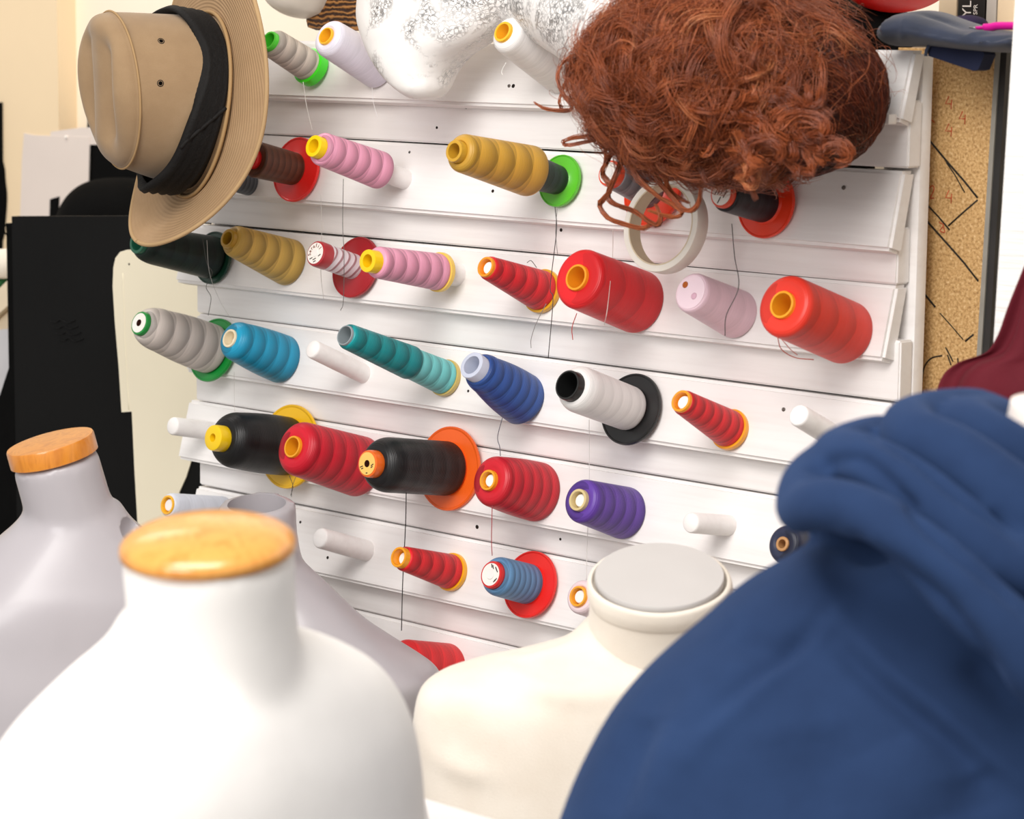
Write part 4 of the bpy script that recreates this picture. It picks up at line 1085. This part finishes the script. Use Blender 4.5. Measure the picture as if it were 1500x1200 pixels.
# --- navy hoodie
hroot = thing('hoodie', 'navy blue hooded sweatshirt with bunched hood in the right foreground', 'hoodie', Vector((pm.x, pm.y, 0)))
hood = NT('navy_fleece'); v6 = hood.coords()
hood.l(hood.ramp(hood.noise(v6, 9, 5, .6), [(.3, lin('1d2e4d')), (.7, lin('24385b'))]), hood.b.inputs['Base Color']); hood.b.inputs['Roughness'].default_value = .9
hood.b.inputs['Sheen Weight'].default_value = .25; hood.b.inputs['Sheen Tint'].default_value = lin('5a74a4'); hood.b.inputs['Specular IOR Level'].default_value = .15
hood.bump(hood.noise(v6, 600, 3), .25, .001); hood = hood.m
Zh = 1.72
def px_ring(py, xl, xr, dz, depth_, e=2.4, zc=Zh):
    """a cross-section whose sides pass through two picture points"""
    a_ = at(xl, py, zc); b_ = at(xr, py, zc); c_ = (a_+b_)/2
    hwd = (b_-a_).dot(HR)/2
    c_.z = (a_.z+b_.z)/2
    return (c_ + HF*dz, HR*hwd, HF*depth_, e)
rw = [(800, 1205, .075), (830, 1150, .088), (870, 1085, .10), (920, 1030, .112), (965, 978, .12), (1010, 932, .125), (1060, 893, .13), (1120, 859, .135), (1180, 832, .14), (1260, 806, .14), (1400, 780, .14), (1650, 770, .14), (2100, 765, .14)]
R = []
for py, xl, dd in interp(rw, 60): R.append(px_ring(py, xl, 2*1560-xl, .0, dd))
body = loft(R, 80)
def roll(pts, rad, n=26, k=90):
    # the hood runs on round the other side of the neck
    keep = [q for q in pts if q[0] <= 1560]; rad = list(rad[:len(keep)])
    mid = (1592, keep[-1][1]+18, keep[-1][2])
    pts = keep + [mid] + [(3184-a, b, c) for a, b, c in reversed(keep)]; rad = rad+[rad[-1]]+rad[::-1]
    P = cat([at(*q) for q in pts], k); rr = np.interp(np.linspace(0, len(rad)-1, k+1), range(len(rad)), rad)
    return tube(P, [(a*1.0, a*.85) for a in rr], n)
parts = [body]
# lower, outer roll of the hood: behind the neck, round the left side and down to the chest
parts.append(roll([(1330, 680, 1.82), (1235, 672, 1.77), (1185, 700, 1.70), (1176, 742, 1.64), (1215, 738, 1.60), (1290, 770, 1.575), (1375, 838, 1.56), (1455, 915, 1.55), (1560, 1000, 1.545), (1700, 1040, 1.56)], [.015, .018, .019, .018, .018, .020, .022, .024, .026, .026]))
# second roll
parts.append(roll([(1400, 650, 1.83), (1290, 640, 1.78), (1225, 662, 1.71), (1262, 672, 1.655), (1325, 706, 1.62), (1395, 766, 1.60), (1470, 830, 1.59), (1580, 920, 1.58), (1700, 950, 1.59)], [.014, .017, .018, .018, .019, .021, .023, .024, .024]))
# upper roll standing up against the neck
parts.append(roll([(1500, 625, 1.84), (1420, 606, 1.79), (1335, 616, 1.73), (1340, 640, 1.68), (1400, 672, 1.65), (1465, 722, 1.63), (1550, 790, 1.62), (1660, 830, 1.63)], [.014, .020, .019, .020, .022, .024, .026, .026]))
parts.append(roll([(1540, 640, 1.82), (1460, 622, 1.78), (1410, 624, 1.73), (1450, 655, 1.69), (1520, 700, 1.675), (1650, 740, 1.68)], [.014, .020, .022, .024, .026, .026]))
parts.append(ellipsoid(at(1500, 800, 1.745), .12, .08, .08, 28, Matrix((HR, HF, UP)).transposed()))
parts.append(ellipsoid(at(1320, 750, 1.74), .065, .055, .05, 28, Matrix((HR, HF, UP)).transposed()))
me = fuse(parts, .004, 4)
soft_folds(me, [
    ([(1226, 900), (1180, 945), (1120, 995), (1060, 1050), (1010, 1110)], .008, .006),
    ([(1206, 905), (1160, 948), (1100, 998), (1040, 1056)], .008, -.008),
    ([(1236, 918), (1300, 985), (1380, 1050), (1450, 1110), (1520, 1160)], .008, .006),
    ([(1222, 935), (1290, 1004), (1370, 1070), (1440, 1132)], .008, -.008),
    ([(1070, 930), (1130, 952), (1190, 935)], .012, -.007), ([(1172, 800), (1195, 850), (1218, 890)], .012, .006),
    ([(955, 1040), (925, 1110), (905, 1200)], .02, -.012), ([(1000, 1060), (960, 1130), (940, 1210)], .022, .008),
    ([(1190, 690), (1255, 672), (1315, 722), (1369, 782), (1450, 850), (1500, 900)], .005, -.007),
    ([(1280, 640), (1342, 672), (1396, 716), (1450, 756), (1500, 795)], .005, -.008),
    ([(1222, 775), (1287, 826), (1369, 885), (1400, 925), (1450, 990), (1500, 1045)], .014, -.012),
    ([(1300, 1080), (1330, 1140), (1350, 1210)], .03, .006), ([(1180, 1060), (1200, 1210)], .04, -.006), ([(1420, 1130), (1440, 1200)], .02, -.006)])
for v in me.vertices: v.co -= hroot.location
mk('sweatshirt', me, hood, hroot)
# ------------------------------------------------------------------ things left of the rack
def sheet(name, label, cat_, px, y, th, mat, z_floor=False):
    P = [on_y(a, b, y) for a, b in px]
    o = sum(P, Vector((0, 0, 0)))/len(P)
    if z_floor: o = Vector((o.x, o.y, 0))
    return P, o
blk = plain('black_rubber_board', '0a0a0a', .65, .15, .25, 6, .15, 40)
blk2 = plain('black_cloth', '090909', .9, .08, .2, 30, .2, 200)
# big black board standing on the floor
def standing(pxs, y, th, drop_x=None):
    """a board whose top outline is given in the picture and which reaches the floor"""
    P = [on_y(a, b, y) for a, b in pxs]; return P
t1, t2 = on_y(17, 317, .10), on_y(300, 316, .10)
bb = thing('black_board', 'large matt black board standing left of the rack', 'board', Vector(((t1.x+t2.x)/2, .10, 0)))
mk('board_panel', rel(extrude_poly([t1, t2, (t2.x, .10, .001), (t1.x, .10, .001)], (0, 1, 0), .012), bb.location), blk, bb, smooth=False)
em = []
for k in range(4):
    em.append(tube(cat([on_y(74+4*k+dx, 470+9*k+dy, .0995) for dx, dy in ((0, 0), (8, 2), (15, -2), (24, 3), (36, -1))], 16), (.0012, .0006), 6))
mk('embossed_mark', rel(join(*em), bb.location), blk, bb)
t1, t2 = on_y(9, 327, .125), on_y(60, 327, .125)
b2 = thing('black_board', 'second black board just showing behind the large black board', 'board', Vector(((t1.x+t2.x)/2, .125, 0)))
mk('board_panel', rel(extrude_poly([t1, t2, (t2.x, .125, .001), (t1.x, .125, .001)], (0, 1, 0), .008), b2.location), blk2, b2, smooth=False)
mk('hanging_loop', rel(tube(cat([on_y(11, 329, .122), on_y(7, 332, .12), on_y(7, 340, .12), on_y(11, 345, .122)], 14), .0012, 6), b2.location), blk2, b2)
# cream card pattern hanging beside the rack end
cardm = plain('cream_card', 'f1e8cf', .6, .3, .03, 5, .1, 20)
pts = [(165, 420), (166, 392), (169, 378), (176, 369), (186, 366), (300, 362), (300, 600), (292, 640), (280, 675), (272, 700), (262, 722), (262, 840), (206, 840), (201, 760), (197, 690), (193, 603), (178, 604), (174, 540), (168, 470)]
P = [on_y(a, b, .0983) for a, b in pts]
cd_ = thing('cream_card_pattern', 'cream card pattern piece with a notch hanging at the rack end', 'pattern', on_y(230, 600, .0983))
mk('card', rel(extrude_poly(P, (0, 1, 0), .0015), cd_.location), cardm, cd_, smooth=False)
sp = on_y(189, 387, .098)
mk('punched_hole', rel(ellipsoid(sp, .0016, .0006, .0016, 12), cd_.location), hole, cd_)
mk('crease', rel(tube(cat([on_y(a, b, .0981) for a, b in ((180, 400), (182, 470), (184, 520), (189, 600))], 20), (.0009, .0004), 6), cd_.location), cardm, cd_)
# greige cloth pinned up behind
grm = plain('greige_cloth', 'e6dad2', .8, .2, .03, 6, .2, 12)
def cloth_sheet(pxs, y, mat, nm, root, th=.002):
    mk(nm, rel(extrude_poly([on_y(a, b, y) for a, b in pxs], (0, 1, 0), th), root.location), mat, root, smooth=False)
gc = thing('pattern_cloth', 'pale greige sheet pinned on the wall left of the hat', 'cloth', on_y(80, 260, .576))
cloth_sheet([(35, 195), (50, 198), (75, 199), (100, 200), (131, 201), (129, 280), (127, 420), (27, 420), (30, 300), (32, 235)], .5785, grm, 'front_sheet', gc)
cloth_sheet([(74, 193), (118, 187), (150, 186), (150, 212), (74, 212)], .5795, grm, 'rear_sheet', gc)
mk('pin', rel(ellipsoid(on_y(97, 201, .577), .003, .003, .003, 12), gc.location), plain('pin_head', 'f4f0ea', .3), gc)
cloth_sheet([(73, 292), (86, 288), (84, 330), (72, 330)], .576, blk2, 'black_tab', gc)
# black hat and black cloth behind the safari hat
hb0 = on_y(178, 345, .50)
bh = thing('black_hat', 'black domed hat behind the black board and below the safari hat', 'hat', hb0)
rr = m(98, hb0)
def dome(t): return (max(1e-5, rr*math.cos(t)**.7), rr*.86*math.sin(t))
mk('crown', lathe([(rr*.5, -.02), (rr, -.012)]+[dome(t) for t in np.linspace(0, PI/2, 20)], 48), blk2, bh)
mk('hat_band', lathe([(rr*1.0, .002), (rr*1.015, .004), (rr*1.012, .02), (rr*.99, .022)], 48), plain('black_ribbon', '0d0d0e', .5, .4, .1), bh)
gb = on_y(185, 260, .6)
gbt = thing('black_garment', 'black cloth garment hanging behind the safari hat brim', 'garment', gb)
Pz = [(131, 150), (215, 150), (215, 420), (131, 420)]
vb_ = []
R = []
for i, (py, xl, xr) in enumerate(((150, 134, 230), (215, 131, 232), (290, 130, 236), (360, 128, 240), (430, 126, 242))):
    a_, b_ = on_y(xl, py, .601), on_y(xr, py, .601); R.append(((a_+b_)/2, (b_-a_)/2, Vector((0, .02, 0)), 3))
mk('cloth_body', rel(loft(R, 40), gb), blk2, gbt)

# odds and ends at the picture's left edge
dk = on_y(2, 300, .575)
dg_ = thing('dark_strap', 'dark strap hanging on the tan wall at the left picture edge', 'strap', dk)
mk('strap', rel(tube(cat([on_y(-1, 150, .575), on_y(0, 250, .575), on_y(3, 290, .575), on_y(0, 340, .575), on_y(-3, 420, .575)], 24), [(.006, .004)]*6+[(.012, .006)]*13+[(.006, .004)]*6, 12), dk), blk2, dg_)
pr_ = on_y(8, 385, .26)
rol = thing('paper_roll', 'pale paper roll behind the black boards at the left edge', 'roll', pr_)
mk('roll_body', rel(tube([on_y(-40, 388, .27), on_y(17, 386, .27)], m(22, pr_), 28), pr_), plain('pale_paper', 'efe6d8', .7, .2, .04), rol)
tl = on_y(12, 396, .29)
tb = thing('thread_reel', 'teal thread reel at the left edge behind the black boards', 'thread reel', tl)
mk('thread', rel(tube([on_y(12, 396, .29)-Vector((0, .02, 0)), on_y(12, 396, .29)+Vector((0, .02, 0))], m(9, tl), 24), tl), plain('teal_thread', '1d5f66', .6, .3, .1), tb)
gn = on_y(3, 413, .28)
gt = thing('thread_reel', 'dark green thread reel at the left edge above the planks', 'thread reel', gn)
mk('thread', rel(tube([gn-Vector((0, .02, 0)), gn+Vector((0, .02, 0))], m(10, gn), 24), gn), plain('green_thread', '1f5a30', .6, .3, .1), gt)
for k, (pa, lb) in enumerate((([(-60, 480), (20, 402), (20, 440), (-60, 512)], 'upper pale wooden lath leaning at the left edge'), ([(-60, 514), (20, 442), (20, 478), (-60, 550)], 'lower pale wooden lath leaning at the left edge'))):
    P = [on_y(a, b, .24+.015*k) for a, b in pa]
    for hi, lo_ in ((1, 0), (2, 3)):
        d_ = P[lo_]-P[hi]; P[lo_] = P[hi]+d_*((P[hi].z-.003)/-d_.z)
    oo = sum(P, Vector((0, 0, 0)))/4
    t_ = thing('wooden_lath', lb, 'lath', oo)
    mk('lath', rel(extrude_poly(P, (0, 1, 0), .01), oo), plain('pale_lath', 'ead9bd', .6, .3, .05, 20), t_, smooth=False)
P = [on_y(a, b, .20) for a, b in ((-80, 492), (19, 481), (19, 523), (-30, 650), (-80, 650))]; P[3].z = P[4].z = .002; oo = sum(P, Vector((0, 0, 0)))/5
gs = thing('grey_card', 'light grey card sheet behind the black boards at the left edge', 'card', oo)
mk('card', rel(extrude_poly(P, (0, 1, 0), .002), oo), plain('light_grey_card', 'c9c8cb', .6, .3, .03), gs, smooth=False)
a_, b_ = on_y(-90, 560, .165), on_y(30, 500, .165)
bg = thing('black_garment_bag', 'black cloth garment bag below the light grey card at the left edge', 'garment bag', Vector((a_.x, .165, 0)))
P = [on_y(19, 520, .165), on_y(0, 578, .165), on_y(-20, 620, .165), on_y(-90, 700, .165)]
P += [Vector((P[-1].x, .165, .002)), Vector((on_y(40, 520, .165).x, .165, .002)), on_y(40, 505, .165)]
mk('cloth_body', rel(extrude_poly(P, (0, 1, 0), .02), bg.location), blk2, bg, smooth=False)

# ------------------------------------------------------------------ right of the rack
YC = .055
ck = NT('cork_particle_board'); v7 = ck.coords()
n1 = ck.noise(v7, 330, 2, .7); n2 = ck.noise(v7, 12, 4)
cc = ck.ramp(n1, [(.32, lin('8f6a3c')), (.48, lin('bd9660')), (.6, lin('cba671')), (.74, lin('e2c79b'))])
ck.l(ck.mix(ck.ramp(n2, [(.55, g(0)), (.8, g(.4))]), cc, lin('9a7244')), ck.b.inputs['Base Color']); ck.b.inputs['Roughness'].default_value = .75
tl_, tr_ = on_y(1340, 70, YC), on_y(1461, 72, YC)
br_ = on_y(1431, 560, YC)
slx = (br_.x-tr_.x)/(br_.z-tr_.z)
xbot = tr_.x + slx*(0-tr_.z)
cb = thing('particle_board', 'brown particle board with marker lines leaning right of the rack', 'board', Vector((tr_.x-.05, YC, 0)))
mk('board_panel', rel(extrude_poly([(tl_.x-.02, YC, tl_.z), (tr_.x, YC, tr_.z), (xbot, YC, .001), (tl_.x-.12, YC, .001)], (0, 1, 0), .018), cb.location), ck.m, cb, smooth=False)
edge = plain('dark_edge_strip', '2b2a29', .45, .4, .15, 20); edl = plain('grey_edge', '8b8880', .5, .4, .08, 40)
ew = on_y(1475, 72, YC).x-tr_.x
E1 = [(tr_.x, YC, tr_.z), (tr_.x+ew, YC, tr_.z), (xbot+ew*1.6, YC, .001), (xbot, YC, .001)]
mk('edge_strip', rel(extrude_poly(E1, (0, 1, 0), .016), cb.location), edge, cb, smooth=False)
E2 = [(tr_.x-.001, YC-.002, tr_.z), (tr_.x+.004, YC-.002, tr_.z), (xbot+.005, YC-.002, .001), (xbot-.001, YC-.002, .001)]
mk('edge_trim', rel(extrude_poly(E2, (0, 1, 0), .002), cb.location), edl, cb, smooth=False)
blackm = plain('black_marker', '2a2520', .7, .2, .2, 200); redm = plain('red_marker', 'b8452a', .7, .2, .15, 200)
def ink_line(pts, w_, mat, nm, curve=False):
    P = [on_y(a, b, YC-.0003) for a, b in pts]
    if curve: P = cat(P, 8*(len(P)-1))
    mk(nm, rel(tube(P, [(.0004, w_)]*len(P), 8, flat=(0, 1, 0)), cb.location), mat, cb)
for pts, w_ in (([(1360, 204), (1390, 240), (1412, 265), (1432, 290)], .0011), ([(1386, 238), (1398, 255), (1413, 282)], .0007), ([(1432, 293), (1410, 312), (1389, 331)], .0009), ([(1358, 300), (1375, 318), (1391, 337)], .0009), ([(1356, 322), (1390, 360), (1412, 385), (1433, 412)], .0011), ([(1352, 428), (1370, 450)], .0011), ([(1377, 459), (1394, 478), (1411, 498)], .0006), ([(1414, 500), (1426, 490)], .0010)):
    ink_line(pts, w_, blackm, 'marker_line')
for pts in ([(1350, 560), (1354, 538), (1364, 525), (1380, 521)], [(1385, 509), (1391, 520), (1396, 530)], [(1403, 525), (1404, 545)], [(1388, 520), (1393, 535)]):
    ink_line(pts, .0008, blackm, 'marker_line', True)
for cx_, cy_ in ((1391, 150), (1411, 172), (1391, 190), (1391, 288)):
    ink_line([(cx_-1, cy_-9), (cx_-6, cy_+2), (cx_+3, cy_+2)], .0005, redm, 'red_number'); ink_line([(cx_+3, cy_-4), (cx_+2, cy_+10)], .0005, redm, 'red_number')
ink_line([(1361, 276), (1366, 272), (1368, 278), (1363, 290), (1368, 290)], .0005, redm, 'red_number', True)
ink_line([(1376, 326), (1382, 330), (1377, 338), (1384, 340), (1381, 331)], .0005, redm, 'red_number', True)
ink_line([(1362, 180), (1365, 176), (1369, 180)], .0005, redm, 'red_number', True)
# dark cloth bag on the rack behind the wig
q = on_y(1285, 58, .12)
bgk = thing('black_bag', 'black cloth bag on the rack top under the red hat', 'bag', q)
w0 = m(48, q)
mk('bag_body', (lambda me: (me.transform(Matrix.Translation(-q)), me)[1])(fuse([ellipsoid(on_y(1275, 45, .14), w0*1.5, .07, m(38, q), 28), ellipsoid(on_y(1225, 40, .16), w0*1.6, .06, m(46, q), 28)], .006, 6)), blk2, bgk)
# red hat above it
q = on_y(1312, -46, .12)
rh = thing('red_hat', 'glossy red rounded hat cut by the top picture edge', 'hat', q)
mk('crown', ellipsoid((0, 0, 0), m(84, q), .075, m(64, q), 36), plain('red_felt', 'e0140c', .4, .4, .05, 20), rh)
# folded navy trousers on top of the board
q = on_y(1400, 60, -.01)
nv_ = NT('navy_twill'); v8 = nv_.coords(); nv_.l(nv_.ramp(nv_.noise(v8, 22, 4), [(.3, lin('1c2334')), (.7, lin('283146'))]), nv_.b.inputs['Base Color']); nv_.b.inputs['Roughness'].default_value = .8
nv_.b.inputs['Sheen Weight'].default_value = .2; nv_.bump(nv_.noise(v8, 700, 2), .2, .001)
ng = thing('navy_garment', 'folded navy cloth garment lying on top of the particle board', 'garment', q)
P = cat([on_y(1330, 44, -.01), on_y(1362, 42, -.01), on_y(1400, 50, -.01), on_y(1440, 58, -.01), on_y(1490, 62, -.01), on_y(1520, 62, -.01)], 40)
hgt = np.interp(np.linspace(0, 5, 41), range(6), [m(25, q), m(27, q), m(21, q), m(17, q), m(15, q), m(14, q)])
me = fuse([tube(P, [(.05, h_) for h_ in hgt], 32, flat=(0, 1, 0)), ellipsoid(on_y(1324, 48, -.01), .012, .045, m(21, q), 20)], .0035, 5)
soft_folds(me, [([(1318, 40), (1360, 48), (1410, 58), (1440, 62)], .0025, -.003), ([(1412, 57), (1430, 50), (1455, 48)], .004, .003), ([(1440, 66), (1450, 58), (1484, 52)], .004, -.005), ([(1325, 24), (1322, 45), (1320, 62)], .0025, .002), ([(1350, 20), (1385, 30), (1410, 42)], .006, -.003)])
me.transform(Matrix.Translation(-q)); mk('folded_cloth', me, nv_.m, ng)
dn = plain('dark_navy_cloth', '1b2036', .8, .2, .1, 30)
fp = [on_y(a, b, -.03) for a, b in ((1358, 66), (1440, 76), (1442, 80), (1433, 102), (1426, 104), (1360, 82))]
mk('hanging_flap', rel(extrude_poly(fp, (0, 1, 0), .02), q), dn, ng, smooth=False)
mk('belt_loop', rel(tube([on_y(1361, 66, -.034), on_y(1357, 74, -.034), on_y(1356, 82, -.034)], .0018, 8), q), nv_.m, ng)
# magenta scissors handle / zip puller on the cloth
q2 = on_y(1455, 40, -.03)
pk = thing('magenta_tool', 'thin magenta plastic tool lying on the folded navy garment', 'tool', q2)
mk('handle', rel(tube(cat([on_y(1430, 41, -.03), on_y(1450, 40, -.03), on_y(1462, 38, -.03), on_y(1490, 38, -.03)], 20), [(.0012, .002)]*4+[(.003, .0045)]*17, 14), q2), plain('magenta_plastic', 'd2168f', .35, .5, .03), pk)
mk('tip', rel(tube([on_y(1420, 40, -.03), on_y(1431, 41, -.03)], .0008, 8), q2), steel, pk)
q3 = on_y(1418, 36, .03)
pc_ = thing('purple_cloth', 'small dark purple cloth lump behind the folded navy garment', 'cloth', q3)
mk('cloth_lump', ellipsoid((0, 0, 0), m(20, q3), .03, m(14, q3), 24), plain('purple_cloth', '2c2440', .85, .2, .1, 40), pc_)
# books on the shelf above
YB = .30
shz = on_y(1420, 44, YB).z
sh = thing('wall_shelf', 'wooden shelf carrying the books at the upper right', 'shelf', Vector((on_y(1420, 44, YB).x, YB+.1, shz-.01)))
x0, x1 = on_y(1330, 44, YB).x, on_y(1530, 44, YB).x
mk('shelf_board', box(x1-x0, .26, .02, (0, 0, -.0), .001), plain('shelf_wood', 'c9b79c', .6, .3, .05), sh, smooth=False)
bl_ = box(.03, .2, .2, (0, .1, -.1)); mk('bracket', bl_, plain('shelf_wood', 'c9b79c', .6), sh, smooth=False)
def book(label, xl, xr, col, h_, texts=(), marks=None):
    a_, b_ = on_y(xl, 20, YB), on_y(xr, 20, YB); wd = b_.x-a_.x
    o = thing('book', label, 'book', Vector(((a_.x+b_.x)/2, YB, shz)), 'books on the upper right shelf')
    cm = plain('book_cover', col, .5, .4, .04)
    mk('cover', box(wd*.97, .16, h_, (0, .08, h_/2), .0015), cm, o, smooth=False)
    mk('page_block', box(wd*.8, .158, .004, (0, .081, h_+.0015)), plain('page_paper', 'efe8da', .8, .2), o, smooth=False)
    for s, sz, dx, dz, tm in texts:
        vf = text_mesh(s, sz)
        Mx = Matrix.Translation((dx, -.0004, dz)) @ Matrix.Rotation(PI/2, 4, 'X') @ Matrix.Rotation(PI/2, 4, 'Z')
        mk('spine_lettering', xf(vf, Mx), tm, o, smooth=False)
    return o
wt = plain('white_print', 'e4e0da', .5); 
zz = lambda py: on_y(1420, py, YB).z-shz
book('beige book on the upper shelf left of the black book', 1374, 1401, 'd8c6a8', .24)
book('black book with white spine lettering on the upper shelf', 1402, 1443, '15120f', .25, (('YL', m(25, q), .0, zz(13), wt), ('SPR', m(11, q), m(12.5, q), zz(14), wt)))
book('pale grey book on the upper shelf right of the black book', 1444, 1459, 'b9b4ac', .23)
book('cream book at the right end of the upper shelf', 1460, 1486, 'e3cfae', .26)
# maroon garment beside the white panel
q = on_y(1490, 560, -.25)
mg = thing('maroon_garment', 'dark maroon cloth garment hanging on the white panel behind the hoodie', 'garment', q)
mar = plain('maroon_cloth', '5c1320', .8, .25, .08, 30, .15, 400, sheen=.2)
rows_m = [(200, 1585, 1602, .012), (260, 1562, 1640, .03), (340, 1535, 1690, .04), (430, 1502, 1720, .045), (490, 1481, 1735, .048), (512, 1466, 1742, .05), (528, 1424, 1750, .055), (545, 1404, 1756, .058), (575, 1394, 1762, .06), (620, 1392, 1765, .06), (800, 1400, 1765, .06), (1200, 1410, 1765, .06), (1500, 1400, 1770, .06)]
R = []
for py, xl, xr, dd in interp(rows_m, 90):
    yy_ = -.122-dd; a_, b_ = on_y(xl, py, yy_), on_y(xr, py, yy_); R.append(((a_+b_)/2, (b_-a_)/2, Vector((0, dd, 0)), 2.4))
V_, F_ = loft(R, 96)
V_ = [v + Vector((0, .012*math.sin((i % 96)/96*2*PI*7+.004*(i//96))*min(1, (i//96)/25), 0)) for i, v in enumerate(V_)]
me = bpy.data.meshes.new('m'); me.from_pydata([tuple(v-q) for v in V_], [], F_)
mk('cloth_body', me, mar, mg)
hk = on_y(1594, 200, -.13)
mk('hanging_loop', rel(tube(cat([hk+Vector((-.012, -.005, -.03)), hk+Vector((-.01, -.002, .012)), hk+Vector((.01, -.002, .012)), hk+Vector((.012, -.005, -.03))], 20), .0025, 8), q), mar, mg)
# corner of a white table between the two front forms
A_, B_, C_, D_ = at(622, 1170, 2.04), at(740, 1216, 1.98), at(760, 1420, 1.82), at(640, 1420, 1.90)
zt = A_.z; 
for v in (B_, C_, D_): v.z = zt
tb_ = thing('white_table', 'corner of a white table between the white and cream forms', 'table', Vector((A_.x, A_.y, 0)))
wl = plain('white_laminate', 'f3f0ee', .45, .4, .02)
mk('table_top', rel(extrude_poly([A_, B_, C_, D_], (0, 0, -1), .025), tb_.location), wl, tb_, smooth=False)
for v in (A_, B_, C_, D_):
    c_ = (A_+B_+C_+D_)/4; e_ = v.lerp(c_, .12)
    mk('leg', rel(box(.03, .03, zt-.026, (e_.x, e_.y, (zt-.026)/2)), tb_.location), wl, tb_, smooth=False)
